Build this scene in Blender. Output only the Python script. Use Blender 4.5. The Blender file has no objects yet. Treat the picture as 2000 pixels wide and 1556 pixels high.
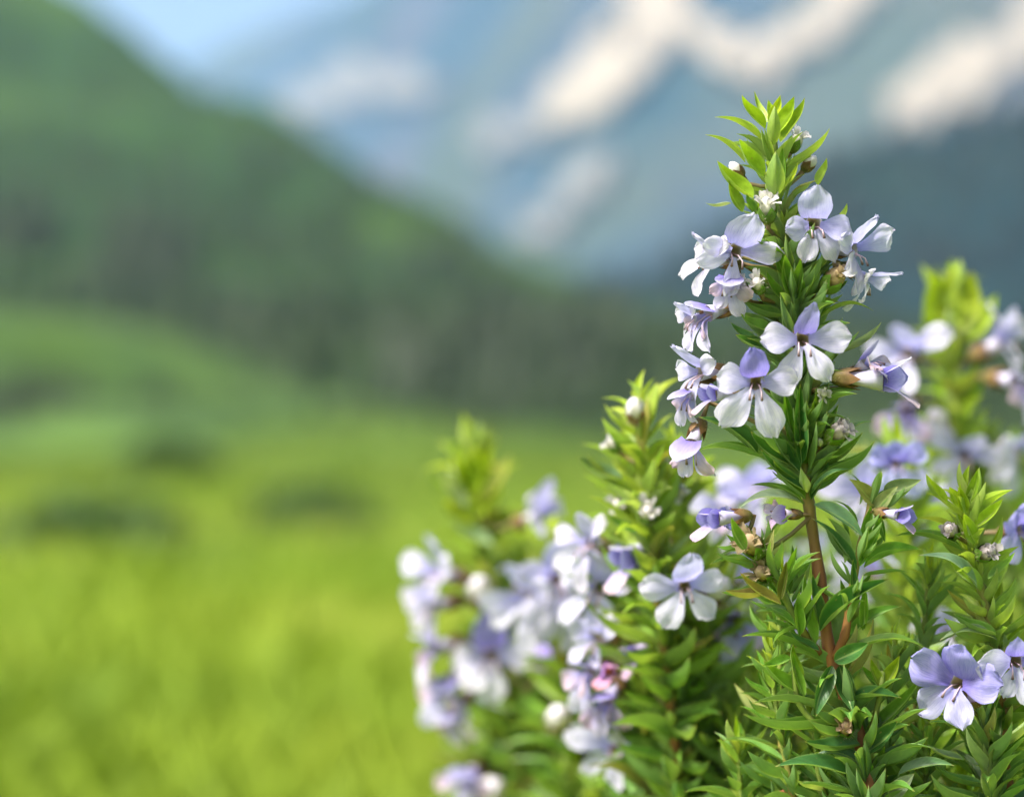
import bpy, math, random
from mathutils import Vector, Matrix, noise
import numpy as np

# ------------------------------------------------------------------ camera
sc = bpy.context.scene
ZC = 0.42                      # camera height above the meadow
LENS, SENS = 85.0, 36.0
K = SENS / LENS / 2000.0       # tangent per photo pixel
D0 = 0.5                       # focus distance
cam_d = bpy.data.cameras.new("camera")
cam = bpy.data.objects.new("camera", cam_d)
sc.collection.objects.link(cam)
cam.location = (0, 0, ZC)
cam.rotation_euler = (math.radians(90), 0, 0)
cam_d.lens = LENS
cam_d.sensor_width = SENS
cam_d.clip_start = 0.02
cam_d.clip_end = 60000
cam_d.dof.use_dof = True
cam_d.dof.focus_distance = D0 - 0.004
cam_d.dof.aperture_fstop = 8.0
sc.camera = cam

# ------------------------------------------------------------------ sky, sun, exposure
SUN_TO = Vector((-0.55, -0.30, 0.85)).normalized()
w = bpy.data.worlds.new("World")
sc.world = w
w.use_nodes = True
nt = w.node_tree
bg = nt.nodes["Background"]
sky = nt.nodes.new("ShaderNodeTexSky")
sky.sky_type = 'NISHITA'
sky.sun_disc = False
sky.sun_elevation = math.asin(SUN_TO.z)
sky.sun_rotation = math.atan2(SUN_TO.x, SUN_TO.y)
sky.air_density = 0.8
sky.dust_density = 7.0
nt.links.new(sky.outputs[0], bg.inputs[0])
bg.inputs[1].default_value = 0.15
sd = bpy.data.lights.new("sun", 'SUN')
sd.energy = 3.7
sd.angle = math.radians(9)
sd.color = (1.0, 0.95, 0.87)
sun = bpy.data.objects.new("sun", sd)
sc.collection.objects.link(sun)
sun.rotation_euler = SUN_TO.to_track_quat('Z', 'Y').to_euler()
sun.location = (-3, 0, 6)
sc.view_settings.view_transform = 'Standard'
sc.view_settings.look = 'None'
sc.view_settings.gamma = 1.0
sc.view_settings.use_curve_mapping = False
sc.view_settings.exposure = 1.15
sc.render.engine = 'CYCLES'
cy = sc.cycles
cy.use_denoising = True
cy.max_bounces = 8
cy.diffuse_bounces = 4
cy.glossy_bounces = 3
cy.transmission_bounces = 6
cy.volume_bounces = 1
cy.transparent_max_bounces = 8
cy.caustics_reflective = False
cy.caustics_refractive = False

COL = sc.collection
R = math.radians

def P(px, py, d):
    "photo pixel at depth d metres -> world point"
    return Vector(((px - 1000) * K * d, d, ZC + (778 - py) * K * d))

def DS(d):
    "spread the out-of-focus stems further back"
    return d if d < 0.52 else 0.52 + (d - 0.52) * 1.45

def cmix(a, b, f): return tuple(a[i] + (b[i] - a[i]) * f for i in range(3))

def V(r, u, t):
    "direction given as (right, up, towards camera)"
    return Vector((r, -t, u)).normalized()

def ground_z(x, y):
    z = -0.02 * max(y, -40.0)
    z += 0.10 * noise.noise(Vector((x * 0.12, y * 0.12, 1.3))) * min(1.0, abs(y - 0.5) / 4.0 + abs(x) / 6)
    z += 0.85 * math.exp(-((x + 3.0) / 4.6) ** 2 - ((y - 58.0) / 15.0) ** 2)
    z += 0.02 * noise.noise(Vector((x * 0.9, y * 0.9, 4.1)))
    return z

# ------------------------------------------------------------------ object helpers
def mesh_from(name, verts, faces, smooth=True, cols=None, uvs=None):
    me = bpy.data.meshes.new(name)
    me.from_pydata([tuple(v) for v in verts], [], faces)
    if smooth:
        me.polygons.foreach_set("use_smooth", [True] * len(me.polygons))
    if cols is not None:
        a = me.color_attributes.new("pig", 'FLOAT_COLOR', 'POINT')
        flat = []
        for c in cols:
            flat += [c[0], c[1], c[2], 1.0]
        a.data.foreach_set("color", flat)
    if uvs is not None:
        ul = me.uv_layers.new(name="UVMap")
        li = [0] * len(me.loops)
        me.loops.foreach_get("vertex_index", li)
        flat = []
        for i in li:
            flat += [uvs[i][0], uvs[i][1]]
        ul.data.foreach_set("uv", flat)
    me.update()
    return me

def obj(name, me, mat=None, parent=None, mw=None):
    o = bpy.data.objects.new(name, me)
    COL.objects.link(o)
    if mat is not None and me is not None and len(me.materials) == 0:
        me.materials.append(mat)
    if parent is not None:
        o.parent = parent
    if mw is not None:
        o.matrix_basis = mw
    return o

def tag(o, label=None, cat=None, group=None, kind=None):
    if label: o["label"] = label
    if cat: o["category"] = cat
    if group: o["group"] = group
    if kind: o["kind"] = kind
    return o

def empty(name, loc, label, cat, group=None):
    o = bpy.data.objects.new(name, None)
    COL.objects.link(o)
    o.location = loc
    o.empty_display_size = 0.01
    return tag(o, label, cat, group)

# ------------------------------------------------------------------ materials
def new_mat(name):
    m = bpy.data.materials.new(name)
    m.use_nodes = True
    n = m.node_tree.nodes
    n.clear()
    return m, n, m.node_tree.links

def ramp(n, stops):
    r = n.new("ShaderNodeValToRGB")
    e = r.color_ramp.elements
    e[0].position, e[0].color = stops[0][0], (*stops[0][1], 1)
    e[1].position, e[1].color = stops[-1][0], (*stops[-1][1], 1)
    for p, c in stops[1:-1]:
        k = e.new(p)
        k.color = (*c, 1)
    return r

def mixc(n, l, fac, a, b, mode='MIX'):
    m = n.new("ShaderNodeMix")
    m.data_type = 'RGBA'
    m.blend_type = mode
    for sock, val in ((m.inputs[0], fac), (m.inputs[6], a), (m.inputs[7], b)):
        if hasattr(val, "links"):
            l.new(val, sock)
        elif isinstance(val, (int, float)):
            sock.default_value = val
        else:
            sock.default_value = (*val, 1)
    return m.outputs[2]

def math_n(n, l, op, a, b=None):
    m = n.new("ShaderNodeMath")
    m.operation = op
    for s, v in ((m.inputs[0], a), (m.inputs[1], b)):
        if v is None: continue
        if hasattr(v, "links"): l.new(v, s)
        else: s.default_value = v
    return m.outputs[0]

def noise_n(n, l, vec, scale, detail=3, rough=0.55):
    t = n.new("ShaderNodeTexNoise")
    t.inputs["Scale"].default_value = scale
    t.inputs["Detail"].default_value = detail
    t.inputs["Roughness"].default_value = rough
    if vec is not None: l.new(vec, t.inputs["Vector"])
    return t.outputs["Fac"]

def leafy_out(n, l, col, rough, trans, tint, spec=0.5, bump=None):
    p = n.new("ShaderNodeBsdfPrincipled")
    l.new(col, p.inputs["Base Color"])
    if hasattr(rough, "links"): l.new(rough, p.inputs["Roughness"])
    else: p.inputs["Roughness"].default_value = rough
    p.inputs["Specular IOR Level"].default_value = spec
    t = n.new("ShaderNodeBsdfTranslucent")
    l.new(mixc(n, l, 1.0, col, tint, 'MULTIPLY'), t.inputs["Color"])
    if bump is not None:
        b = n.new("ShaderNodeBump")
        b.inputs["Strength"].default_value = bump[1]
        b.inputs["Distance"].default_value = bump[2]
        l.new(bump[0], b.inputs["Height"])
        l.new(b.outputs[0], p.inputs["Normal"])
    ms = n.new("ShaderNodeMixShader")
    ms.inputs[0].default_value = trans
    l.new(p.outputs[0], ms.inputs[1])
    l.new(t.outputs[0], ms.inputs[2])
    o = n.new("ShaderNodeOutputMaterial")
    l.new(ms.outputs[0], o.inputs["Surface"])

def make_leaf_mat():
    m, n, l = new_mat("leaf_skin")
    oi = n.new("ShaderNodeObjectInfo")
    uv = n.new("ShaderNodeUVMap")
    sx = n.new("ShaderNodeSeparateXYZ")
    l.new(uv.outputs[0], sx.inputs[0])
    u = math_n(n, l, 'ABSOLUTE', math_n(n, l, 'SUBTRACT', sx.outputs[0], 0.5))   # 0 at midrib .. .5 edge
    tc = n.new("ShaderNodeTexCoord")
    addv = n.new("ShaderNodeVectorMath"); addv.operation = 'ADD'
    l.new(tc.outputs["Object"], addv.inputs[0])
    cmb = n.new("ShaderNodeCombineXYZ")
    rnd = math_n(n, l, 'MULTIPLY', oi.outputs["Random"], 37.0)
    l.new(rnd, cmb.inputs[0]); l.new(rnd, cmb.inputs[1])
    l.new(cmb.outputs[0], addv.inputs[1])
    nz = noise_n(n, l, addv.outputs[0], 3.2, 4)
    # side veins
    vv = math_n(n, l, 'SINE', math_n(n, l, 'MULTIPLY', math_n(n, l, 'SUBTRACT', sx.outputs[1], math_n(n, l, 'MULTIPLY', u, 0.55)), 62.0))
    rp = ramp(n, [(0.3, (0.62, 0.66, 0.55)), (0.7, (1.22, 1.16, 1.1))])
    l.new(nz, rp.inputs[0])
    c = mixc(n, l, 1.0, oi.outputs["Color"], rp.outputs[0], 'MULTIPLY')
    rib = ramp(n, [(0.0, (1, 1, 1)), (0.035, (0.8, 0.8, 0.8)), (0.075, (0, 0, 0))])
    l.new(u, rib.inputs[0])
    light = mixc(n, l, 0.5, c, (0.42, 0.56, 0.16))
    c = mixc(n, l, math_n(n, l, 'MULTIPLY', rib.outputs[0], 0.75), c, light)
    edge = ramp(n, [(0.43, (0, 0, 0)), (0.5, (1, 1, 1))])
    l.new(u, edge.inputs[0])
    c = mixc(n, l, math_n(n, l, 'MULTIPLY', edge.outputs[0], 0.55), c, light)
    tip = ramp(n, [(0.93, (0, 0, 0)), (1.0, (1, 1, 1))])
    l.new(sx.outputs[1], tip.inputs[0])
    c = mixc(n, l, math_n(n, l, 'MULTIPLY', tip.outputs[0], 0.6), c, (0.45, 0.34, 0.10))
    sp_ = noise_n(n, l, addv.outputs[0], 11.0, 1)
    sr = ramp(n, [(0.70, (0, 0, 0)), (0.76, (1, 1, 1))])
    l.new(sp_, sr.inputs[0])
    c = mixc(n, l, math_n(n, l, 'MULTIPLY', sr.outputs[0], 0.55), c, (0.26, 0.20, 0.07))
    geo = n.new("ShaderNodeNewGeometry")
    under = mixc(n, l, 0.28, c, (0.30, 0.40, 0.24))
    c = mixc(n, l, geo.outputs["Backfacing"], c, under)
    ro = n.new("ShaderNodeMapRange")
    l.new(nz, ro.inputs[0]); ro.inputs[1].default_value = 0.3; ro.inputs[2].default_value = 0.7
    ro.inputs[3].default_value = 0.3; ro.inputs[4].default_value = 0.52
    h = math_n(n, l, 'ADD', math_n(n, l, 'MULTIPLY', vv, 0.06), math_n(n, l, 'MULTIPLY', nz, 1.2))
    leafy_out(n, l, c, ro.outputs[0], 0.36, (1.3, 1.2, 0.40), 0.42, (h, 0.35, 0.0004))
    return m

def make_petal_mat():
    m, n, l = new_mat("petal_skin")
    at = n.new("ShaderNodeAttribute"); at.attribute_name = "pig"
    oi = n.new("ShaderNodeObjectInfo")
    uv = n.new("ShaderNodeUVMap")
    sx = n.new("ShaderNodeSeparateXYZ"); l.new(uv.outputs[0], sx.inputs[0])
    tc = n.new("ShaderNodeTexCoord")
    nz = noise_n(n, l, tc.outputs["Object"], 420.0, 3)
    # fine veins fanning along the petal
    mp = n.new("ShaderNodeMapping"); mp.inputs["Scale"].default_value = (26, 1.5, 1)
    l.new(uv.outputs[0], mp.inputs[0])
    vn = noise_n(n, l, mp.outputs[0], 2.0, 2)
    rp = ramp(n, [(0.36, (0.66, 0.66, 0.86)), (0.52, (1.0, 1.0, 1.0)), (0.75, (1.04, 1.03, 1.02))])
    l.new(vn, rp.inputs[0])
    c = mixc(n, l, 0.75, at.outputs["Color"], rp.outputs[0], 'MULTIPLY')
    rp2 = ramp(n, [(0.3, (0.90, 0.90, 0.95)), (0.7, (1.04, 1.04, 1.03))])
    l.new(nz, rp2.inputs[0])
    c = mixc(n, l, 1.0, c, rp2.outputs[0], 'MULTIPLY')
    c = mixc(n, l, 1.0, c, oi.outputs["Color"], 'MULTIPLY')
    h = math_n(n, l, 'ADD', vn, math_n(n, l, 'MULTIPLY', nz, 0.5))
    leafy_out(n, l, c, 0.6, 0.5, (1.0, 1.0, 1.0), 0.2, (h, 0.6, 0.0004))
    return m

def make_objcol_mat(name, rough, nscale, lo, hi, trans=0.0, streak=None, bump=0.3):
    m, n, l = new_mat(name)
    oi = n.new("ShaderNodeObjectInfo")
    at = n.new("ShaderNodeAttribute"); at.attribute_name = "pig"
    tc = n.new("ShaderNodeTexCoord")
    vec = tc.outputs["Object"]
    if streak:
        mp = n.new("ShaderNodeMapping"); mp.inputs["Scale"].default_value = streak
        l.new(vec, mp.inputs[0]); vec = mp.outputs[0]
    nz = noise_n(n, l, vec, nscale, 4)
    rp = ramp(n, [(0.3, lo), (0.7, hi)])
    l.new(nz, rp.inputs[0])
    c = mixc(n, l, 1.0, at.outputs["Color"], rp.outputs[0], 'MULTIPLY')
    c = mixc(n, l, 1.0, c, oi.outputs["Color"], 'MULTIPLY')
    leafy_out(n, l, c, rough, trans, (1.1, 1.0, 0.7), 0.35, (nz, bump, 0.0004))
    return m

M_LEAF = make_leaf_mat()
M_PETAL = make_petal_mat()
M_STEM = make_objcol_mat("stem_bark", 0.55, 260, (0.62, 0.6, 0.55), (1.3, 1.25, 1.2), 0.05, (1, 1, 0.12))
M_CALYX = make_objcol_mat("calyx_skin", 0.6, 700, (0.6, 0.6, 0.55), (1.3, 1.25, 1.2), 0.3)
M_TUBE = make_objcol_mat("corolla_tube_skin", 0.6, 500, (0.85, 0.85, 0.9), (1.05, 1.05, 1.05), 0.35)

def terrain_mat(name, builder, rough=0.95):
    m, n, l = new_mat(name)
    tc = n.new("ShaderNodeTexCoord")
    c = builder(n, l, tc.outputs["Object"])
    p = n.new("ShaderNodeBsdfPrincipled")
    l.new(c, p.inputs["Base Color"])
    p.inputs["Roughness"].default_value = rough
    p.inputs["Specular IOR Level"].default_value = 0.15
    o = n.new("ShaderNodeOutputMaterial")
    l.new(p.outputs[0], o.inputs["Surface"])
    return m

def far_green(n, l, v, c):
    "greener far sward, darkened further with shade painted into the colour"
    sx = n.new("ShaderNodeSeparateXYZ"); l.new(v, sx.inputs[0])
    wob = noise_n(n, l, v, 0.15, 3)
    y = math_n(n, l, 'MULTIPLY', sx.outputs[1], math_n(n, l, 'ADD', math_n(n, l, 'MULTIPLY', wob, 1.6), 0.2))
    mr = n.new("ShaderNodeMapRange")
    l.new(y, mr.inputs[0])
    mr.inputs[1].default_value = 6.0; mr.inputs[2].default_value = 38.0
    mr.inputs[3].default_value = 0.0; mr.inputs[4].default_value = 0.74
    return mixc(n, l, mr.outputs[0], c, (0.058, 0.112, 0.018))

def b_meadow(n, l, v):
    a = noise_n(n, l, v, 0.22, 3)
    r1 = ramp(n, [(0.32, (0.10, 0.19, 0.016)), (0.5, (0.19, 0.27, 0.02)), (0.68, (0.33, 0.355, 0.045))])
    l.new(a, r1.inputs[0])
    b = noise_n(n, l, v, 9.0, 4)
    r2 = ramp(n, [(0.3, (0.72, 0.78, 0.7)), (0.7, (1.18, 1.12, 1.1))])
    l.new(b, r2.inputs[0])
    c = mixc(n, l, 1.0, r1.outputs[0], r2.outputs[0], 'MULTIPLY')
    d = noise_n(n, l, v, 0.09, 3)
    r3 = ramp(n, [(0.42, (0, 0, 0)), (0.62, (1, 1, 1))])
    l.new(d, r3.inputs[0])
    c = mixc(n, l, math_n(n, l, 'MULTIPLY', r3.outputs[0], 0.45), c, (0.085, 0.165, 0.02))
    return far_green(n, l, v, c)

def b_lower(n, l, v):
    at = n.new("ShaderNodeAttribute"); at.attribute_name = "pig"
    a = noise_n(n, l, v, 0.03, 4)
    r1 = ramp(n, [(0.3, (0.65, 0.7, 0.75)), (0.7, (1.3, 1.25, 1.1))])
    l.new(a, r1.inputs[0])
    return mixc(n, l, 1.0, at.outputs["Color"], r1.outputs[0], 'MULTIPLY')

def b_hill(n, l, v):
    a = noise_n(n, l, v, 0.006, 3)
    r1 = ramp(n, [(0.35, (0.011, 0.033, 0.008)), (0.52, (0.017, 0.045, 0.009)), (0.68, (0.030, 0.064, 0.009))])
    l.new(a, r1.inputs[0])
    return r1.outputs[0]

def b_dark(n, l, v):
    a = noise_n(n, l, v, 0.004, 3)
    r1 = ramp(n, [(0.35, (0.005, 0.018, 0.024)), (0.6, (0.010, 0.030, 0.032)), (0.75, (0.02, 0.05, 0.036))])  # conifer greens shifted to teal: haze painted into the slope colour
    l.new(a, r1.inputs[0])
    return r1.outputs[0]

def b_mount(n, l, v):
    a = noise_n(n, l, v, 0.0016, 4)
    r1 = ramp(n, [(0.36, (0.016, 0.042, 0.050)), (0.5, (0.028, 0.050, 0.070)), (0.66, (0.068, 0.070, 0.080))])  # rock ramp with the blue of distant haze painted in
    l.new(a, r1.inputs[0])
    b = noise_n(n, l, v, 0.0011, 2)
    r2 = ramp(n, [(0.50, (0, 0, 0)), (0.60, (1, 1, 1))])
    l.new(b, r2.inputs[0])
    return mixc(n, l, math_n(n, l, 'MULTIPLY', r2.outputs[0], 0.7), r1.outputs[0], (0.050, 0.064, 0.036))

def b_snow(n, l, v):
    a = noise_n(n, l, v, 0.01, 3)
    r1 = ramp(n, [(0.3, (0.19, 0.165, 0.125)), (0.7, (0.31, 0.27, 0.205))])
    l.new(a, r1.inputs[0])
    return r1.outputs[0]

M_MEADOW = terrain_mat("meadow_turf", b_meadow)
M_LOWER = terrain_mat("lower_slope_turf", b_lower)
M_HILL = terrain_mat("hill_turf", b_hill)
M_DARK = terrain_mat("forested_slope", b_dark)
M_MOUNT = terrain_mat("mountain_rock", b_mount)
M_SNOW = terrain_mat("old_snow", b_snow, 0.7)
def b_thin(n, l, v):
    a = noise_n(n, l, v, 0.012, 3)
    r1 = ramp(n, [(0.35, (0.09, 0.10, 0.10)), (0.7, (0.21, 0.19, 0.155))])
    l.new(a, r1.inputs[0])
    return r1.outputs[0]
M_THIN = terrain_mat("thin_dirty_snow", b_thin, 0.8)

def make_foliage_mat(name, lo, hi, scale=0.6):
    m, n, l = new_mat(name)
    tc = n.new("ShaderNodeTexCoord")
    nz = noise_n(n, l, tc.outputs["Object"], scale, 3)
    rp = ramp(n, [(0.3, lo), (0.7, hi)])
    l.new(nz, rp.inputs[0])
    leafy_out(n, l, rp.outputs[0], 0.6, 0.25, (1.2, 1.15, 0.5), 0.3)
    return m
def make_grass_mat():
    m, n, l = new_mat("grass_blade")
    tc = n.new("ShaderNodeTexCoord")
    a = noise_n(n, l, tc.outputs["Object"], 0.35, 3)
    r1 = ramp(n, [(0.3, (0.10, 0.195, 0.018)), (0.5, (0.20, 0.29, 0.022)), (0.7, (0.37, 0.40, 0.06))])
    l.new(a, r1.inputs[0])
    d = noise_n(n, l, tc.outputs["Object"], 0.09, 3)
    r3 = ramp(n, [(0.42, (0, 0, 0)), (0.62, (1, 1, 1))])
    l.new(d, r3.inputs[0])
    c = mixc(n, l, math_n(n, l, 'MULTIPLY', r3.outputs[0], 0.4), r1.outputs[0], (0.085, 0.18, 0.022))
    c = far_green(n, l, tc.outputs["Object"], c)
    leafy_out(n, l, c, 0.6, 0.25, (1.2, 1.15, 0.5), 0.3)
    return m
M_GRASS = make_grass_mat()
M_FOREST = make_foliage_mat("forest_foliage", (0.011, 0.031, 0.008), (0.026, 0.056, 0.009), 0.01)
M_DEEP = make_foliage_mat("deep_conifer", (0.006, 0.020, 0.025), (0.014, 0.036, 0.034), 0.01)  # dark conifer colour with a blue haze cast painted in
M_SHRUB = make_foliage_mat("shrub_foliage", (0.052, 0.108, 0.034), (0.095, 0.170, 0.042), 3.0)
M_WOOD = make_objcol_mat("shrub_wood", 0.8, 40, (0.6, 0.6, 0.6), (1.2, 1.2, 1.2))

# ================================================================== THE SETTING
def lerp_tab(tab, x):
    if x <= tab[0][0]:
        a, b = tab[0], tab[1]
    elif x >= tab[-1][0]:
        a, b = tab[-2], tab[-1]
    else:
        for a, b in zip(tab, tab[1:]):
            if a[0] <= x <= b[0]: break
    f = (x - a[0]) / (b[0] - a[0])
    return [a[i] + (b[i] - a[i]) * f for i in range(1, len(a))]

def build_ground():
    ys, y = [], -30.0
    while y < -3: ys.append(y); y += 3.0
    y = -3.0
    while y < 6: ys.append(y); y += 0.25
    while y < 400: ys.append(y); y *= 1.06
    while y < 30000: ys.append(y); y *= 1.5
    NX = 61
    verts, faces = [], []
    for y in ys:
        half = 6 + max(y, 0) * 1.6
        for i in range(NX):
            s = -1 + 2 * i / (NX - 1)
            x = half * (0.35 * s + 0.65 * s ** 3)
            yy = min(y, 260)
            z = ground_z(x, yy) + (-0.6 if y > 400 else 0)
            verts.append((x, y, z))
    for j in range(len(ys) - 1):
        for i in range(NX - 1):
            a = j * NX + i
            faces.append((a, a + 1, a + 1 + NX, a + NX))
    g = obj("meadow_ground", mesh_from("meadow_ground", verts, faces), M_MEADOW)
    tag(g, "bright yellow green meadow falling gently away from the flowers", "meadow", kind="structure")
build_ground()

class Slope:
    "a hill face from a foot line to a ridge line, with a back slope behind the ridge"
    def __init__(s, foot, ridge, x0, x1, rough, seed, pw=1.0):
        s.foot, s.ridge, s.x0, s.x1, s.rough, s.seed, s.pw = foot, ridge, x0, x1, rough, seed, pw
    def at(s, px, v, lift=0.0):
        fpy, fd = lerp_tab(s.foot, px)
        rpy, rd = lerp_tab(s.ridge, px)
        py = fpy + (rpy - fpy) * v
        d = fd + (rd - fd) * (v ** s.pw)
        p = P(px, py, d)
        q = Vector((p.x, p.y, p.z)) * (1.0 / (s.rough * 9)) + Vector((s.seed, 0, 0))
        e = min(1.0, v * 6)
        k = noise.fractal(q, 0.9, 2.1, 5)
        p.z += s.rough * k * e * 0.55
        p.y += s.rough * k * e * -1.0
        p.z += lift * 0.8
        p.y -= lift * 0.6
        return p
    def v_of(s, px, py):
        fpy, _ = lerp_tab(s.foot, px)
        rpy, _ = lerp_tab(s.ridge, px)
        return (py - fpy) / (rpy - fpy)
    def build(s, name, mat, label, nu=110, nv=60, zones=None):
        verts, faces = [], []
        cols = [] if zones else None
        for j in range(nv + 7):
            for i in range(nu):
                px = s.x0 + (s.x1 - s.x0) * i / (nu - 1)
                if j < nv:
                    p = s.at(px, j / (nv - 1))
                else:
                    p = s.at(px, 1.0)
                    k = (j - nv + 1) / 7
                    h = p.z + 5
                    p = Vector((p.x * (1 + 0.25 * k), p.y * (1 + 0.28 * k), p.z - h * (k ** 1.5)))
                verts.append(p)
                if zones:
                    q = min(1.0, j / (nv - 1)) + 0.28 * noise.fractal(Vector((px * 0.006, j * 0.16, s.seed)), 0.8, 2.0, 3)
                    c = zones[0][1]
                    for (a0, c0), (a1, c1) in zip(zones, zones[1:]):
                        if q >= a0: c = cmix(c0, c1, min(1.0, (q - a0) / (a1 - a0)))
                    cols.append(c)
        for j in range(nv + 6):
            for i in range(nu - 1):
                a = j * nu + i
                faces.append((a, a + 1, a + 1 + nu, a + nu))
        o = obj(name, mesh_from(name, verts, faces, cols=cols), mat)
        tag(o, label, "hill", kind="structure")
        return o

FAR = Slope([(-5000, 760, 9000), (-900, 760, 6500), (400, 760, 5500), (1000, 760, 3600), (3000, 760, 3300), (7000, 760, 3300)],
            [(-5000, 600, 13000), (-900, 560, 11500), (-300, 420, 11500), (200, 190, 11000), (420, 100, 10500), (600, 20, 9500), (800, -90, 7500), (1200, -180, 5700), (2000, -260, 5300), (3000, -300, 5300), (4500, -120, 5300), (7000, 80, 5300)],
            -5000, 7000, 130, 3.1)
DARK = Slope([(700, 800, 950), (3000, 800, 900), (7000, 800, 900)],
             [(700, 640, 1250), (1100, 580, 1250), (1250, 535, 1280), (1400, 460, 1320), (1550, 380, 1350), (1700, 310, 1400), (1850, 255, 1430), (2000, 195, 1460), (2300, 80, 1550), (3000, 0, 1650), (4200, 160, 1650), (5500, 330, 1600), (7000, 420, 1600)],
             700, 7000, 22, 7.7)
HILL = Slope([(-5000, 900, 260), (7000, 900, 260)],
             [(-5000, -100, 1700), (-2500, -380, 1800), (-900, -420, 1800), (-300, -260, 1600), (0, -90, 1450), (130, -5, 1350), (330, 125, 1200), (500, 215, 1080), (700, 330, 950), (900, 412, 860), (1050, 498, 800), (1300, 590, 740), (1600, 640, 700), (2000, 690, 680), (3000, 720, 660), (7000, 640, 640)],
             -5000, 7000, 22, 1.7, 1.1)
LOW = Slope([(-5000, 905, 120), (7000, 905, 120)],
            [(-5000, 560, 330), (-900, 430, 330), (-300, 530, 320), (0, 575, 310), (300, 640, 300), (450, 690, 290), (600, 750, 280), (900, 835, 260), (1150, 880, 250), (3000, 885, 250), (7000, 870, 250)],
            -5000, 7000, 6, 5.3)
FAR.build("mountain", M_MOUNT, "grey blue far mountain with snow fields behind the hills", 380, 90)
DARK.build("forested_ridge", M_DARK, "dark teal forested ridge below the snow at right", 240, 50)
HILL.build("hillside", M_HILL, "steep green hillside falling from upper left to the right", 300, 60)
LOW.build("lower_hillside", M_LOWER, "lighter green lower slope above the meadow at left", 320, 40,
          zones=[(0.0, (0.058, 0.112, 0.018)), (0.10, (0.050, 0.10, 0.020)), (0.22, (0.032, 0.068, 0.015)), (0.45, (0.030, 0.066, 0.015)), (0.70, (0.046, 0.090, 0.015)), (1.0, (0.032, 0.066, 0.014))])

SNOW = [
    ("long curved white snow field running down the middle of the mountain",
     [(1180, -120), (1330, -120), (1350, 60), (1310, 120), (1250, 190), (1190, 245), (1120, 275), (1055, 262), (1075, 205), (1140, 165), (1200, 110), (1215, 40)]),
    ("broad sloping snow field under the summit right of the curved one",
     [(1600, -130), (1770, -130), (1730, 0), (1660, 70), (1580, 120), (1510, 165), (1440, 185), (1395, 160), (1340, 100), (1330, 60), (1400, 85), (1450, 112), (1530, 95), (1610, 20)]),
    ("bright wedge of snow at the far right above the dark ridge",
     [(2300, 20), (2020, 75), (1900, 112), (1800, 165), (1740, 215), (1735, 258), (1800, 250), (1900, 210), (1990, 165), (2300, 80)]),
    ("white snow patch at the upper right edge of the mountain",
     [(2300, -60), (2040, -40), (1960, 40), (1990, 90), (2300, 10)]),
    ("small round snow patch low on the mountain flank",
     [(1110, 350), (1180, 345), (1195, 385), (1150, 430), (1080, 450), (1085, 400)]),
    ("faint thin snow streak low on the left mountain flank",
     [(560, 175), (700, 160), (860, 150), (880, 180), (760, 215), (620, 245), (550, 225)]),
    ("thin snow streak leading down to the curved snow field",
     [(930, 265), (1060, 235), (1080, 280), (960, 305)]),
    ("narrow lowest snow streak just above the green hillside",
     [(1020, 445), (1090, 420), (1110, 455), (1060, 490), (1025, 490)]),
]
def inside(x, y, poly):
    c = False
    j = len(poly) - 1
    for i in range(len(poly)):
        xi, yi = poly[i]; xj, yj = poly[j]
        if (yi > y) != (yj > y) and x < (xj - xi) * (y - yi) / (yj - yi) + xi: c = not c
        j = i
    return c
for si, (label, poly) in enumerate(SNOW):
    xs = [p[0] for p in poly]; ysn = [p[1] for p in poly]
    st = 9
    nx = int((max(xs) - min(xs)) / st) + 3; ny = int((max(ysn) - min(ysn)) / st) + 3
    idx, verts, faces = {}, [], []
    def vert(i, j):
        if (i, j) not in idx:
            px, py = min(xs) + (i - 1) * st, min(ysn) + (j - 1) * st
            p = FAR.at(px, FAR.v_of(px, py), 22.0)
            idx[(i, j)] = len(verts); verts.append(p)
        return idx[(i, j)]
    for i in range(nx):
        for j in range(ny):
            cx, cyy = min(xs) + (i - 0.5) * st, min(ysn) + (j - 0.5) * st
            jx = 42 * noise.noise(Vector((cx * 0.03, cyy * 0.03, 2)))
            jy = 42 * noise.noise(Vector((cx * 0.03, cyy * 0.03, 9)))
            if inside(cx + jx, cyy + jy, poly):
                faces.append((vert(i, j), vert(i, j + 1), vert(i + 1, j + 1), vert(i + 1, j)))
    me = mesh_from("snow_field", verts, faces)
    so = obj("snow_field", me, M_SNOW if si < 4 else M_THIN)
    md = so.modifiers.new("thick", 'SOLIDIFY'); md.thickness = 30.0; md.offset = 0
    tag(so, label, "snow", "snow fields on the far mountain", kind="structure")

# forest on the hill: one mass of trees
def forest(name, slope, n_trees, x0, x1, v0, v1, seed, hmin, hmax, thresh, mat, label):
    rng = random.Random(seed)
    verts, faces = [], []
    made = 0
    tries = 0
    while made < n_trees and tries < n_trees * 12:
        tries += 1
        px = rng.uniform(x0, x1); v = rng.uniform(v0, v1)
        if noise.noise(Vector((px * 0.004, v * 3.5, seed))) < thresh: continue
        p = slope.at(px, v)
        h = rng.uniform(hmin, hmax); r = h * rng.uniform(0.24, 0.38)
        made += 1
        S = 7
        for tier in range(3):
            z0 = p.z + h * (0.08 + 0.27 * tier); rr = r * (1 - 0.27 * tier); z1 = z0 + h * 0.45
            b = len(verts)
            for k in range(S):
                a = 2 * math.pi * (k + rng.random() * 0.5) / S
                q = rr * rng.uniform(0.75, 1.15)
                verts.append((p.x + q * math.cos(a), p.y + q * math.sin(a), z0 + rng.uniform(-0.05, 0.05) * h))
            verts.append((p.x, p.y, z1))
            for k in range(S):
                faces.append((b + k, b + (k + 1) % S, b + S))
    o = obj(name, mesh_from(name, verts, faces, smooth=False), mat)
    tag(o, label, "forest", kind="stuff")
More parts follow.
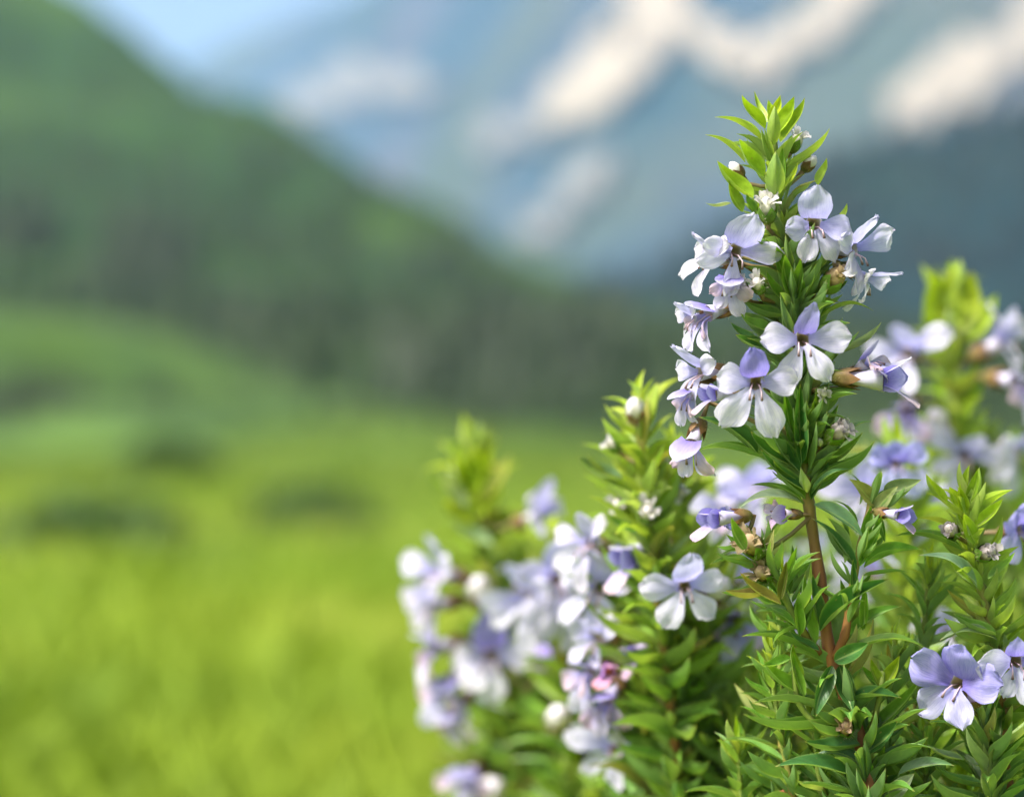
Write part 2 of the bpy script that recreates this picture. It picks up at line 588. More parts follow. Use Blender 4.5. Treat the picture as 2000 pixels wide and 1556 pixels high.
forest("hillside_forest", HILL, 5600, -1500, 3600, 0.05, 0.98, 11, 4, 9, -0.6, M_FOREST, "dark blurred woodland covering the steep green hillside")
forest("ridge_forest", DARK, 2600, 900, 5000, 0.1, 0.98, 23, 8, 15, -0.2, M_DEEP, "dark woodland on the teal ridge at right")
forest("slope_thicket", LOW, 520, -300, 1500, 0.08, 0.95, 31, 0.7, 1.8, 0.05, M_FOREST, "scattered dark thicket on the lower green slope")

def thicket(slope, spots, seed):
    rng = random.Random(seed)
    for px, py, rx, ry, n, h, label in spots:
        verts, faces = [], []
        for k in range(n):
            a = rng.random() * 6.283; q = math.sqrt(rng.random())
            x, yv = px + rx * q * math.cos(a), py + ry * q * math.sin(a)
            p = slope.at(x, max(0.03, min(0.98, slope.v_of(x, yv))))
            hh = h * rng.uniform(0.6, 1.3); rr = hh * rng.uniform(0.3, 0.5)
            for tier in range(3):
                b = len(verts); z0 = p.z + hh * (0.02 + 0.28 * tier)
                for m_ in range(7):
                    t = 6.283 * (m_ + rng.random() * .5) / 7; g = rr * (1 - .22 * tier) * rng.uniform(.7, 1.15)
                    verts.append((p.x + g * math.cos(t), p.y + g * math.sin(t), z0))
                verts.append((p.x, p.y, z0 + hh * .5))
                for m_ in range(7): faces.append((b + m_, b + (m_ + 1) % 7, b + 7))
        o = obj("thicket", mesh_from("thicket", verts, faces, smooth=False), M_THICK)
        tag(o, label, "thicket", kind="stuff")
M_THICK = make_foliage_mat("thicket_foliage", (0.012, 0.028, 0.010), (0.022, 0.044, 0.012), 0.05)
thicket(HILL, [(280, 545, 110, 60, 130, 7, "dark thicket on the hillside above the lower slope"),
               (570, 685, 150, 50, 130, 6, "dark thicket in the middle of the hillside foot"),
               (1000, 785, 230, 70, 300, 8, "dark thicket at the right end of the hillside foot"),
               (60, 500, 90, 40, 60, 7, "dark thicket at the left edge of the hillside")], 61)
thicket(LOW, [(60, 800, 120, 50, 90, 1.6, "dark scrub at the left edge of the lower slope")], 62)

# grass of the meadow
def build_grass():
    rng = np.random.default_rng(5)
    n = 66000
    y = 1.2 * np.exp(rng.random(n) * np.log(95 / 1.2))
    x = (rng.random(n) * 2 - 1) * (0.6 + y * 0.34)
    verts = np.zeros((n, 4, 3), dtype=np.float32)
    for i in range(n):
        z = ground_z(float(x[i]), float(y[i]))
        hh = (0.05 + 0.10 * rng.random()) * (1 + 0.02 * y[i])
        ww = 0.004 * (1 + 0.16 * y[i])
        a = rng.random() * 6.283
        lean = hh * (0.2 + 0.6 * rng.random())
        la = rng.random() * 6.283
        cx, sx_ = math.cos(a) * ww, math.sin(a) * ww
        verts[i, 0] = (x[i] - cx, y[i] - sx_, z - 0.01)
        verts[i, 1] = (x[i] + cx, y[i] + sx_, z - 0.01)
        verts[i, 2] = (x[i] + cx * .6 + lean * .45 * math.cos(la), y[i] + sx_ * .6 + lean * .45 * math.sin(la), z + hh * .65)
        verts[i, 3] = (x[i] + lean * math.cos(la), y[i] + lean * math.sin(la), z + hh)
    vv = verts.reshape(-1, 3)
    faces = []
    for i in range(n):
        b = 4 * i
        faces.append((b, b + 1, b + 2)); faces.append((b, b + 2, b + 3))
    me = bpy.data.meshes.new("meadow_grass")
    me.from_pydata(vv.tolist(), [], faces)
    o = obj("meadow_grass", me, M_GRASS)
    tag(o, "short yellow green grass covering the meadow", "grass", kind="stuff")
build_grass()

# low dark shrubs standing in the meadow
def meadow_shrub(px, py_base, wpx, hpx, label, seed):
    rng = random.Random(seed)
    t = (py_base - 778) * K
    y = ZC / (t - 0.02)
    for _ in range(8):
        x = (px - 1000) * K * y
        y = (ZC - ground_z(x, y) ) / t
    x = (px - 1000) * K * y
    z = ground_z(x, y)
    W, H = 1.45 * wpx * K * y, hpx * K * y
    t0 = empty("meadow_shrub", (x, y, z), label, "shrub", "low shrubs in the meadow")
    verts, faces = [], []
    for k in range(1700):
        a = rng.random() * 6.283; rr = math.sqrt(rng.random()); zz = rng.random()
        env = math.sqrt(max(0.02, 1 - (zz * 0.95) ** 2)) * (0.75 + 0.35 * noise.noise(Vector((math.cos(a) * 2, math.sin(a) * 2, zz * 3 + seed))))
        c = Vector((W / 2 * rr * env * math.cos(a), W / 2 * rr * env * math.sin(a) * 0.8, 0.04 * H + H * zz))
        s = 0.035 * (W + H) * rng.uniform(0.6, 1.3)
        d = Vector((rng.uniform(-1, 1), rng.uniform(-1, 1), rng.uniform(-0.2, 1))).normalized() * s
        e = d.cross(Vector((rng.uniform(-1, 1), rng.uniform(-1, 1), rng.uniform(-1, 1)))).normalized() * s * 0.35
        b = len(verts)
        verts += [c - d, c + e, c + d, c - e]
        faces.append((b, b + 1, b + 2, b + 3))
    obj("foliage", mesh_from("foliage", verts, faces, smooth=False), M_SHRUB, t0)
    verts, faces, cols = [], [], []
    for k in range(7):
        a = k * 0.9 + rng.random()
        tip = Vector((W * 0.33 * math.cos(a), W * 0.25 * math.sin(a), H * 0.75))
        tube(verts, faces, [Vector((0, 0, -0.02)), tip * 0.5 + Vector((0, 0, 0.05 * H)), tip], [0.02 * W, 0.012 * W, 0.004 * W], 5, cols, [(0.16, 0.11, 0.07)] * 3)
    obj("branches", mesh_from("branches", verts, faces, cols=cols), M_WOOD, t0)

def tube(verts, faces, pts, rad, S=8, cols=None, pc=None):
    n0 = len(verts)
    prev = None
    for i, p in enumerate(pts):
        d = (pts[min(i + 1, len(pts) - 1)] - pts[max(i - 1, 0)]).normalized()
        ref = prev if prev is not None else (Vector((0, 1, 0)) if abs(d.y) < 0.9 else Vector((1, 0, 0)))
        u = (ref - d * ref.dot(d)).normalized(); v = d.cross(u); prev = u
        for k in range(S):
            a = 2 * math.pi * k / S
            verts.append(p + (u * math.cos(a) + v * math.sin(a)) * rad[i])
            if cols is not None: cols.append(pc[i])
    for i in range(len(pts) - 1):
        for k in range(S):
            a = n0 + i * S + k; b = n0 + i * S + (k + 1) % S
            faces.append((a, b, b + S, a + S))
    faces.append(tuple(n0 + k for k in range(S))[::-1])
    faces.append(tuple(n0 + (len(pts) - 1) * S + k for k in range(S)))

meadow_shrub(325, 956, 200, 100, "small dark grey green bush at the upper edge of the meadow", 1)
meadow_shrub(610, 1064, 290, 108, "low wide dark bush in the middle of the meadow", 2)
meadow_shrub(180, 1105, 420, 125, "broad soft green bush near the left edge of the meadow", 3)
meadow_shrub(400, 1140, 260, 42, "flattest bush, lowest in the meadow", 4)

# ================================================================== PLANT PIECES
def leaf_mesh(name, bow, fold, tipcurl, twist, wid=1.0, rows=11, cols=6):
    verts, faces, uvs = [], [], []
    for i in range(rows + 1):
        t = i / rows
        wdt = 0.5 * wid * (0.10 * (1 - t) + math.sin(math.pi * min(1, t ** 0.82)) ** 0.85 * (1 - 0.25 * t))
        if i == rows: wdt = 0.006
        z0 = bow * math.sin(math.pi * t) + tipcurl * max(0, t - 0.6) ** 2 * 4
        tw = twist * t
        for j in range(cols + 1):
            s = -1 + 2 * j / cols
            x = s * wdt
            z = fold * abs(s) ** 1.3 * wdt * 0.5 - 0.02 * math.sin(t * 9 + s * 2) * abs(s) * wdt
            xx = x * math.cos(tw) - z * math.sin(tw)
            zz = x * 0.3 * math.sin(tw) + z * math.cos(tw)
            verts.append((xx, t, z0 + zz)); uvs.append((0.5 + 0.5 * s, t))
    C = cols + 1
    for i in range(rows):
        for j in range(cols):
            a = i * C + j
            faces.append((a, a + 1, a + 1 + C, a + C))
    me = mesh_from(name, verts, faces, uvs=uvs)
    me.materials.append(M_LEAF)
    return me
LEAVES = [leaf_mesh("leaf", b, f, c, t) for b, f, c, t in (
    (-0.10, 0.55, 0.10, 0.0), (-0.06, 0.75, 0.22, 0.25), (0.05, 0.5, -0.12, -0.2), (0.10, 0.35, -0.25, 0.15),
    (-0.14, 0.9, 0.05, -0.1), (0.0, 0.6, 0.18, 0.4), (0.07, 0.8, -0.05, -0.4), (-0.03, 0.4, -0.15, 0.05))]

YOUNG = (0.330, 0.460, 0.024)
MID = (0.125, 0.280, 0.034)
OLD = (0.052, 0.160, 0.040)

def place_leaf(th, base, tip, width, hint, col, rng, variant=None):
    d = tip - base; L = d.length
    if L < 1e-5: return
    y = d / L
    z = hint - y * hint.dot(y)
    if z.length < 1e-4: z = y.orthogonal()
    z.normalize(); x = y.cross(z)
    m = Matrix(((x.x * width, y.x * L, z.x * L, 0), (x.y * width, y.y * L, z.y * L, 0), (x.z * width, y.z * L, z.z * L, 0), (0, 0, 0, 1)))
    m.translation = base - th.location
    me = LEAVES[rng.randrange(len(LEAVES)) if variant is None else variant]
    o = obj("leaf", me, None, th, m)
    j = rng.uniform(0.8, 1.22)
    h = rng.uniform(-0.12, 0.12)
    o.color = (max(0, col[0] * j * (1 + h)), col[1] * j, col[2] * j, 1)
    return o

# ---- petals and flowers ------------------------------------------------------
WHITE = (0.77, 0.75, 0.87)
PALE = (0.60, 0.60, 0.82)
LILAC = (0.42, 0.41, 0.77)
VIOLET = (0.25, 0.21, 0.62)
PINK = (0.70, 0.55, 0.63)

def petal_geo(ang, L, W, a0, a1, cup, cb, ct, r0=0.0012, notch=0.0, rip=0.0, seed=0, bfrac=0.30, tm=0.64, rows=12, cols=8, side=0.0):
    "petal in flower space: z faces out, y up; ang from +x; a0/a1 lift angle at base and tip"
    verts, faces, uvs, cl = [], [], [], []
    r = math.radians(ang - 90)
    ca, sa = math.cos(r), math.sin(r)
    yy, zz = r0, 0.0
    prev = 0.0
    for i in range(rows + 1):
        t = i / rows
        if i:
            a = math.radians(a0 + (a1 - a0) * (prev + t) / 2)
            yy += math.cos(a) * L / rows; zz += math.sin(a) * L / rows
        prev = t
        if t < tm:
            q = t / tm; q = q * q * (3 - 2 * q)
            hw = W / 2 * (bfrac + (1 - bfrac) * q)
        else:
            q = (t - tm) / (1 - tm)
            hw = W / 2 * max(0.10, 1 - q ** 2.4) ** 0.55 * (1 if i < rows else 0.72)
        for j in range(cols + 1):
            s = -1 + 2 * j / cols
            x = s * hw + side * t * t * L
            y2 = yy - notch * L * (1 - abs(s)) ** 2 * max(0, t - 0.7) * 3.3 - 0.10 * L * (s * s) * max(0, t - 0.6)
            z2 = zz + cup * hw * s * s
            k = noise.noise(Vector((s * 1.6 + seed * 3.1, t * 2.2, seed * 1.7)))
            z2 += rip * L * k * (0.3 + 0.7 * t) + rip * L * 0.35 * math.sin(s * 7 + seed) * t * t * abs(s)
            e = 1 + (0.10 * noise.noise(Vector((s * 3.1 + seed, t * 4, seed))) + 0.05 * noise.noise(Vector((s * 9 + seed, t * 9, seed)))) * t
            verts.append((ca * x * e - sa * y2 * e, sa * x * e + ca * y2 * e, z2))
            uvs.append((0.5 + 0.5 * s, t))
            f = min(1.0, max(0.0, (t - 0.06) / 0.85)) ** 1.15
            f = min(1, f + 0.20 * abs(s) * t)
            cl.append(cmix(cb, ct, f))
    C = cols + 1
    for i in range(rows):
        for j in range(cols):
            a = i * C + j
            faces.append((a, a + 1, a + 1 + C, a + C))
    me = mesh_from("petal", verts, faces, cols=cl, uvs=uvs)
    me.materials.append(M_PETAL)
    return me

def tube_geo(rb, rm, L, cin, cout, S=14):
    "funnel: mouth at z=0, base at -L, with inner wall"
    verts, faces, cl = [], [], []
    prof = [(rb, -L, cout), (rb * 1.1, -L * 0.7, cout), (rm * 0.75, -L * 0.3, cout), (rm, 0.0, cmix(cout, cin, 0.2)), (rm * 0.86, -0.0002, cmix(cout, cin, .4)), (rm * 0.66, -L * 0.3, cin), (rb * 0.6, -L * 0.6, cin), (0.00005, -L * 0.62, cin)]
    for r, z, c in prof:
        for k in range(S):
            a = 2 * math.pi * k / S
            verts.append((r * math.cos(a), r * math.sin(a), z)); cl.append(c)
    for i in range(len(prof) - 1):
        for k in range(S):
            a = i * S + k; b = i * S + (k + 1) % S
            faces.append((a, b, b + S, a + S))
    me = mesh_from("flower", verts, faces, cols=cl)
    me.materials.append(M_TUBE)
    return me

def calyx_geo(L, rb, rm, depth, cb, ct, seed=0, teeth=5, hairs=46):
    "cup from z=-depth-... : base at -depth, teeth up to -depth+L"
    rng = random.Random(seed)
    verts, faces, cl = [], [], []
    S = teeth * 4
    NR = 6
    for i in range(NR + 1):
        t = i / NR
        for k in range(S):
            a = 2 * math.pi * k / S
            tooth = (1 - abs((k % 4) - 2) / 2)
            rr = rb + (rm - rb) * math.sin(t * math.pi / 2) ** 0.7
            rr *= 1 + 0.06 * math.cos(a * teeth)
            hh = L * (0.58 * t if t < 0.99 else 0.58) + (L * 0.42 * tooth * max(0, (t - 0.5) * 2))
            if t > 0.5: rr *= 1 + 0.14 * tooth * (t - 0.5) * 2
            verts.append((rr * math.cos(a), rr * math.sin(a), -depth + hh)); cl.append(cmix(cb, ct, t))
    for i in range(NR):
        for k in range(S):
            a = i * S + k; b = i * S + (k + 1) % S
            faces.append((a, b, b + S, a + S))
    n0 = len(verts)
    verts.append((0, 0, -depth - 0.0003)); cl.append(cb)
    for k in range(S): faces.append((n0, (k + 1) % S, k))
    for h in range(hairs):
        i = rng.randrange(1, NR); k = rng.randrange(S)
        p = Vector(verts[i * S + k])
        d = Vector((p.x, p.y, 0)).normalized() * rng.uniform(0.0005, 0.0012) + Vector((rng.uniform(-1, 1), rng.uniform(-1, 1), rng.uniform(0, 1.5))) * 0.0004
        sdx = Vector((-p.y, p.x, 0)).normalized() * 0.00004
        b = len(verts)
        verts += [tuple(p - sdx), tuple(p + sdx), tuple(p + d)]
        cl += [(0.5, 0.45, 0.36)] * 3
        faces.append((b, b + 1, b + 2))
    me = mesh_from("calyx", verts, faces, cols=cl)
    me.materials.append(M_CALYX)
    return me

def stamen_geo(pts, r, col, tipcol):
    verts, faces, cl = [], [], []
    n = len(pts)
    tube(verts, faces, [Vector(p) for p in pts] , [r * (1.0 - 0.3 * i / n) for i in range(n - 1)] + [r * 1.9], 6, cl, [col] * (n - 1) + [tipcol])
    me = mesh_from("stamen", verts, faces, cols=cl)
    me.materials.append(M_TUBE)
    return me

OLIVE = (0.36, 0.33, 0.20)
CAL_G, CAL_B = (0.14, 0.17, 0.035), (0.20, 0.11, 0.055)

def flower_proto(petals, tube_len=0.0065, rb=0.0010, rm=0.0019, seed=0, stamens=2, cout=PALE, cin=OLIVE, cal=True, calcol=(CAL_G, CAL_B)):
    """petals: list of dicts for petal_geo; gives [(name, mesh)] with the corolla tube first"""
    pr = {"tube": tube_geo(rb, rm, tube_len, cin, cout), "kids": [], "len": tube_len}
    for i, p in enumerate(petals):
        pr["kids"].append(("petal", petal_geo(seed=seed * 7 + i, **p)))
    if cal:
        pr["kids"].append(("calyx", calyx_geo(0.0058, 0.0008, 0.0019, tube_len + 0.0012, calcol[0], calcol[1], seed)))
    for k in range(stamens):
        sx = (-1) ** k * 0.0008
        pr["kids"].append(("stamen", stamen_geo([(sx * .5, -0.0003, -0.003), (sx, -0.0006, 0.0), (sx * 1.4, -0.0016, 0.0022), (sx * 1.5, -0.0032, 0.0030)], 0.00016, PINK, (0.14, 0.08, 0.06))))
    return pr

def std_petals(u=(0.0068, 0.0058), s=(0.0090, 0.0068), lo=(0.0090, 0.0050), uc=(VIOLET, LILAC), scol=(LILAC, WHITE), lcol=(PALE, WHITE), hood=35, rip=0.125, sa=(4, 176), la=(243, 297), flat=0, utm=0.45):
    return [
        dict(ang=90, L=u[0], W=u[1], a0=65 - flat, a1=hood, cup=-0.35, cb=uc[0], ct=uc[1], rip=rip, bfrac=0.75, tm=utm),
        dict(ang=sa[0], L=s[0], W=s[1], a0=45 - flat, a1=-12, cup=0.10, cb=scol[0], ct=scol[1], rip=rip),
        dict(ang=sa[1], L=s[0] * 0.97, W=s[1], a0=42 - flat, a1=-8, cup=0.12, cb=scol[0], ct=scol[1], rip=rip),
        dict(ang=la[0], L=lo[0], W=lo[1], a0=40 - flat, a1=-18, cup=0.10, cb=lcol[0], ct=lcol[1], rip=rip),
        dict(ang=la[1], L=lo[0] * 1.04, W=lo[1], a0=38 - flat, a1=-22, cup=0.10, cb=lcol[0], ct=lcol[1], rip=rip),
    ]

PROTO = {
    "front_wide": flower_proto(std_petals(hood=30, u=(0.0085, 0.0050), uc=(VIOLET, LILAC), utm=0.25), seed=1),
    "front_violet": flower_proto(std_petals(u=(0.0086, 0.0062), uc=(VIOLET, (0.30, 0.28, 0.72)), hood=5, utm=0.35, lo=(0.0092, 0.0058), s=(0.0082, 0.0068), la=(232, 290)), seed=2),
    "front_pale": flower_proto(std_petals(u=(0.0085, 0.0068), uc=(LILAC, PALE), s=(0.0068, 0.0056), lo=(0.0078, 0.0046), hood=15, scol=(LILAC, PALE), sa=(-14, 192)), seed=3),
    "open_star": flower_proto(std_petals(u=(0.0090, 0.0062), uc=(LILAC, PALE), s=(0.0090, 0.0060), lo=(0.0090, 0.0058), hood=5, scol=(LILAC, WHITE), sa=(15, 165), la=(238, 302)), seed=4),
    "swept": flower_proto(std_petals(u=(0.0082, 0.0068), uc=(LILAC, PALE), s=(0.0100, 0.0054), lo=(0.0095, 0.0046), hood=30, sa=(20, 170), la=(215, 265), rip=0.14), seed=5),
    "droop": flower_proto(std_petals(u=(0.0062, 0.0070), uc=(VIOLET, PALE), s=(0.0072, 0.0045), lo=(0.0085, 0.0042), hood=75, scol=(LILAC, PINK), lcol=(LILAC, WHITE), sa=(-35, 215), la=(250, 290), flat=-20, rip=0.13), seed=6),
    "ruffled": flower_proto(std_petals(u=(0.0095, 0.0095), uc=(VIOLET, LILAC), s=(0.0095, 0.0080), lo=(0.0105, 0.0074), hood=35, scol=(VIOLET, LILAC), lcol=(LILAC, PALE), rip=0.26, sa=(20, 165), la=(235, 300)), seed=7),
    "half_open": flower_proto([
        dict(ang=90, L=0.0052, W=0.0062, a0=85, a1=60, cup=-0.5, cb=VIOLET, ct=WHITE, rip=0.05, bfrac=0.8),
        dict(ang=10, L=0.0046, W=0.0052, a0=80, a1=75, cup=-0.4, cb=VIOLET, ct=LILAC, rip=0.05, bfrac=0.8),
        dict(ang=170, L=0.0046, W=0.0052, a0=80, a1=75, cup=-0.4, cb=VIOLET, ct=LILAC, rip=0.05, bfrac=0.8),
        dict(ang=270, L=0.0078, W=0.0050, a0=75, a1=45, cup=0.3, cb=LILAC, ct=PINK, rip=0.06, bfrac=0.7)], stamens=0, seed=8, rm=0.0022, tube_len=0.0085),
}

def bud_proto(L, r, cb, ct, seed, cal=True):
    "closed bud: folded petals round a core; points to +z, calyx at its foot"
    verts, faces, cl = [], [], []
    S, NR = 20, 9
    for i in range(NR + 1):
        t = i / NR
        for k in range(S):
            a = 2 * math.pi * k / S + t * 0.7
            rr = r * (0.12 + 0.95 * math.sin(math.pi * (0.14 + 0.78 * t)) ** 1.1) * (0.86 + 0.26 * ((k / S * 5 + t * 0.9) % 1.0))
            if i == NR: rr *= 0.35
            verts.append((rr * math.cos(a), rr * math.sin(a), -L * 0.5 + L * t)); cl.append(cmix(cb, ct, t))
    for i in range(NR):
        for k in range(S):
            a = i * S + k; b = i * S + (k + 1) % S
            faces.append((a, b, b + S, a + S))
    faces.append(tuple(NR * S + k for k in range(S)))
    me = mesh_from("bud", verts, faces, cols=cl); me.materials.append(M_TUBE)
    pr = {"tube": me, "kids": [], "len": L * 0.5}
    if cal:
        pr["kids"].append(("calyx", calyx_geo(L * 0.72, r * 0.5, r * 1.12, L * 0.62, CAL_G, CAL_B, seed, hairs=70)))
    return pr
PROTO["violet_bud"] = bud_proto(0.0085, 0.0026, PINK, VIOLET, 1)
PROTO["white_bud"] = bud_proto(0.0062, 0.0020, (0.5, 0.55, 0.35), WHITE, 2)
PROTO["green_bud"] = bud_proto(0.0060, 0.0018, (0.2, 0.28, 0.08), (0.62, 0.66, 0.5), 3)

def spiky_proto(n, L, c0, c1, seed):
    "a head of narrow unopened petals (or dry bracts) standing in a cup"
    rng = random.Random(seed)
    pr = {"tube": bud_proto(0.005, 0.0017, c0, c1, seed, False)["tube"], "kids": [], "len": 0.0025}
    for k in range(n):
        pr["kids"].append(("petal", petal_geo(k * 360 / n + rng.uniform(-15, 15), L * rng.uniform(0.7, 1.1), 0.0013 * rng.uniform(0.8, 1.5), rng.uniform(45, 80), rng.uniform(10, 75), 0.6, c0, c1, 0.0006, rip=0.12, seed=seed + k, rows=6, cols=3)))
    pr["kids"].append(("calyx", calyx_geo(0.0046, 0.0008, 0.0021, 0.0038, CAL_G, MID, seed, hairs=60)))
    return pr
PROTO["dry_head"] = spiky_proto(14, 0.0034, (0.30, 0.24, 0.20), (0.56, 0.52, 0.52), 5)
PROTO["opening_head"] = spiky_proto(12, 0.0044, (0.45, 0.5, 0.25), (0.78, 0.74, 0.76), 9)

def frame(origin, fwd, up, scale=1.0):
    z = fwd.normalized()
    y = up - z * up.dot(z)
    if y.length < 1e-3: y = z.orthogonal()
    y.normalize(); x = y.cross(z)
    m = Matrix(((x.x, y.x, z.x, 0), (x.y, y.y, z.y, 0), (x.z, y.z, z.z, 0), (0, 0, 0, 1))) @ Matrix.Scale(scale, 4)
    m.translation = origin
    return m

def add_flower(th, kind, pos, face, up, attach, scale=1.0, tint=(1, 1, 1), skip=()):
    pr = PROTO[kind]
    m = frame(pos - th.location, face, up, scale)
    nm = "bud" if kind.endswith("bud") else ("seed_head" if kind == "dry_head" else "flower")
    o = obj(nm, pr["tube"], None, th, m)
    o.color = (*tint, 1)
    for i, (kn, me) in enumerate(pr["kids"]):
        if i in skip: continue
        k = obj(kn, me, None, o)
        if kn == "petal":
            jr = random.Random(int(abs(pos.x) * 1e6) + i * 13)
            k.rotation_euler = (R(jr.uniform(-14, 14)), R(jr.uniform(-14, 14)), R(jr.uniform(-10, 10)))
            q = jr.uniform(0.80, 1.12)
            k.scale = (q * jr.uniform(.95, 1.06), q, q)
        k.color = (*tint, 1) if kn == "petal" else (1, 1, 1, 1)
    # stalk from the calyx to the stem
    b = pos - face.normalized() * (pr["len"] + 0.0008) * scale
    if attach is not None:
        mid = b - face.normalized() * (b - attach).length * 0.35
        pts = [attach, attach.lerp(mid, 0.55) , mid.lerp(b, 0.35), b]
        verts, faces, cl = [], [], []
        tube(verts, faces, [p - th.location for p in pts], [0.00055, 0.0005, 0.0005, 0.0007], 6, cl, [(0.16, 0.20, 0.05), (0.17, 0.16, 0.05), (0.19, 0.13, 0.06), (0.18, 0.14, 0.06)])
        obj("stalk", mesh_from("stalk", verts, faces, cols=cl), M_STEM, th)
    return o

# ---- stems ---------------------------------------------------------------------
def spline(pts, n=8):
    out = []
    for i in range(len(pts) - 1):
        p0 = pts[max(i - 1, 0)]; p1 = pts[i]; p2 = pts[i + 1]; p3 = pts[min(i + 2, len(pts) - 1)]
        for k in range(n):
            t = k / n
            out.append(0.5 * ((2 * p1) + (p2 - p0) * t + (2 * p0 - 5 * p1 + 4 * p2 - p3) * t * t + (3 * p1 - p0 - 3 * p2 + p3) * t ** 3))
    out.append(pts[-1].copy())
    return out

def add_stem(th, pts, r0, r1, cols_, name="stem", S=9):
    sp = spline(pts, 6)
    n = len(sp)
    verts, faces, cl = [], [], []
    rad, pc = [], []
    for i in range(n):
        t = i / (n - 1)
        rad.append((r0 + (r1 - r0) * t) * (1 + 0.06 * math.sin(i * 1.9) + (0.22 if i % 6 == 0 and 0 < i < n - 1 else 0)))
        q = t * (len(cols_) - 1); a = min(int(q), len(cols_) - 2)
        pc.append(cmix(cols_[a], cols_[a + 1], q - a))
    tube(verts, faces, [p - th.location for p in sp], rad, S, cl, pc)
    obj(name, mesh_from(name, verts, faces, cols=cl), M_STEM, th)
    return sp

BROWN = (0.13, 0.055, 0.022)
RUST = (0.21, 0.092, 0.03)
GSTEM = (0.17, 0.24, 0.05)

def walk(sp):
    L = [0.0]
    for a, b in zip(sp, sp[1:]): L.append(L[-1] + (b - a).length)
    return L
def at_len(sp, L, s):
    for i in range(len(sp) - 1):
        if L[i + 1] >= s:
            f = (s - L[i]) / max(1e-9, L[i + 1] - L[i])
            return sp[i].lerp(sp[i + 1], f), (sp[i + 1] - sp[i]).normalized()
    return sp[-1].copy(), (sp[-1] - sp[-2]).normalized()

def dress(th, sp, rng, s0, s1, step0=0.0034, step1=0.0075, len0=0.0075, len1=0.0105, per=3, age0=0.0, age1=1.0, wr=0.27, tuft=0.35, apex=True, lim=280, ang0=28, ang1=66):
    """leaves along the stem between s0 (distance from tip, top) and s1 (lower)"""
    L = walk(sp); T = L[-1]
    n = 0
    if apex:
        tip, d = at_len(sp, L, T)
        for k in range(7):
            a = k * 2.4 + rng.random() * 0.5
            u = d.orthogonal().normalized(); v = d.cross(u)
            out = u * math.cos(a) + v * math.sin(a)
            q = math.radians(10 + 4.2 * k)
            dr = d * math.cos(q) + out * math.sin(q)
            ll = len0 * rng.uniform(0.6, 0.95)
            b = tip - d * 0.0008 * k
            place_leaf(th, b, b + dr * ll, ll * wr * 1.15, d - out * 0.3, cmix(YOUNG, MID, age0 * 0.5), rng); n += 1
    s = s0
    turn = rng.random() * 6.28
    while s < s1 and n < lim:
        f = (s - s0) / max(1e-6, (s1 - s0))
        p, d = at_len(sp, L, T - s)
        u = d.orthogonal().normalized(); v = d.cross(u)
        turn += math.pi / per + rng.uniform(-0.25, 0.25)
        for k in range(per):
            a = turn + k * 2 * math.pi / per + rng.uniform(-0.3, 0.3)
            out = u * math.cos(a) + v * math.sin(a)
            q = math.radians(ang0 + (ang1 - ang0) * min(1, f * 1.6) + rng.uniform(-14, 14))
            dr = (d * math.cos(q) + out * math.sin(q)).normalized()
            ll = (len0 + (len1 - len0) * min(1, f * 2.0)) * rng.uniform(0.72, 1.18)
            c = cmix(cmix(YOUNG, MID, min(1, (age0 + (age1 - age0) * f) * 2)), OLD, max(0, (age0 + (age1 - age0) * f) * 2 - 1))
            if rng.random() < 0.09: c = cmix(c, (0.38, 0.48, 0.24), 0.7)  # a few leaves paled as if brightly lit: light put into their colour
            if rng.random() < 0.04: c = cmix(c, (0.34, 0.24, 0.05), 0.6)
            place_leaf(th, p + out * 0.0006, p + dr * ll, ll * wr * rng.uniform(0.85, 1.25), d * 1.0 - out * 0.15, c, rng); n += 1
            if rng.random() < tuft and n < lim:
                for j in range(rng.choice((1, 2))):
                    a2 = a + rng.uniform(-0.7, 0.7)
                    o2 = u * math.cos(a2) + v * math.sin(a2)
                    q2 = q * rng.uniform(0.3, 0.75)
                    d2 = (d * math.cos(q2) + o2 * math.sin(q2)).normalized()
                    l2 = ll * rng.uniform(0.4, 0.7)
                    place_leaf(th, p + o2 * 0.0008, p + d2 * l2, l2 * wr * 1.1, d - o2 * 0.2, cmix(c, YOUNG, 0.5), rng); n += 1
        s += (step0 + (step1 - step0) * f) * rng.uniform(0.8, 1.2)
    return n

def tufts(th, sp, rng, s0, s1, n, l0, l1, col):
    "surplus small leaves crowding the stem, joined into one part"
    L = walk(sp); T = L[-1]
    verts, faces, uvs = [], [], []
    for k in range(n):
        p, d = at_len(sp, L, T - rng.uniform(s0, s1))
        u = d.orthogonal().normalized(); v = d.cross(u)
        a = rng.random() * 6.283
        out = u * math.cos(a) + v * math.sin(a)
        q = math.radians(rng.uniform(25, 75))
        y = (d * math.cos(q) + out * math.sin(q)).normalized()
        ll = rng.uniform(l0, l1); wd = ll * rng.uniform(0.15, 0.24)
        b = p + out * rng.uniform(0.0005, 0.003) - th.location
        z = (d - y * d.dot(y)).normalized(); x = y.cross(z)
        me = LEAVES[rng.randrange(len(LEAVES))]
        o0 = len(verts)
        for vt in me.vertices:
            verts.append(b + x * (vt.co.x * wd) + y * (vt.co.y * ll) + z * (vt.co.z * ll))
        C = 7
        for i in range(len(me.vertices)): uvs.append(((i % C) / 6, (i // C) / 11))
        for f in me.polygons: faces.append(tuple(o0 + i for i in f.vertices))
    o = obj("small_leaves", mesh_from("small_leaves", verts, faces, uvs=uvs), M_LEAF, th)
    o.color = (*col, 1)
    o["kind"] = "stuff"

def nearest(sp, p, below=0.004):
    "point of the stem a little below p"
    q = p - Vector((0, 0, below))
    return min(sp, key=lambda a: (a - q).length).copy()

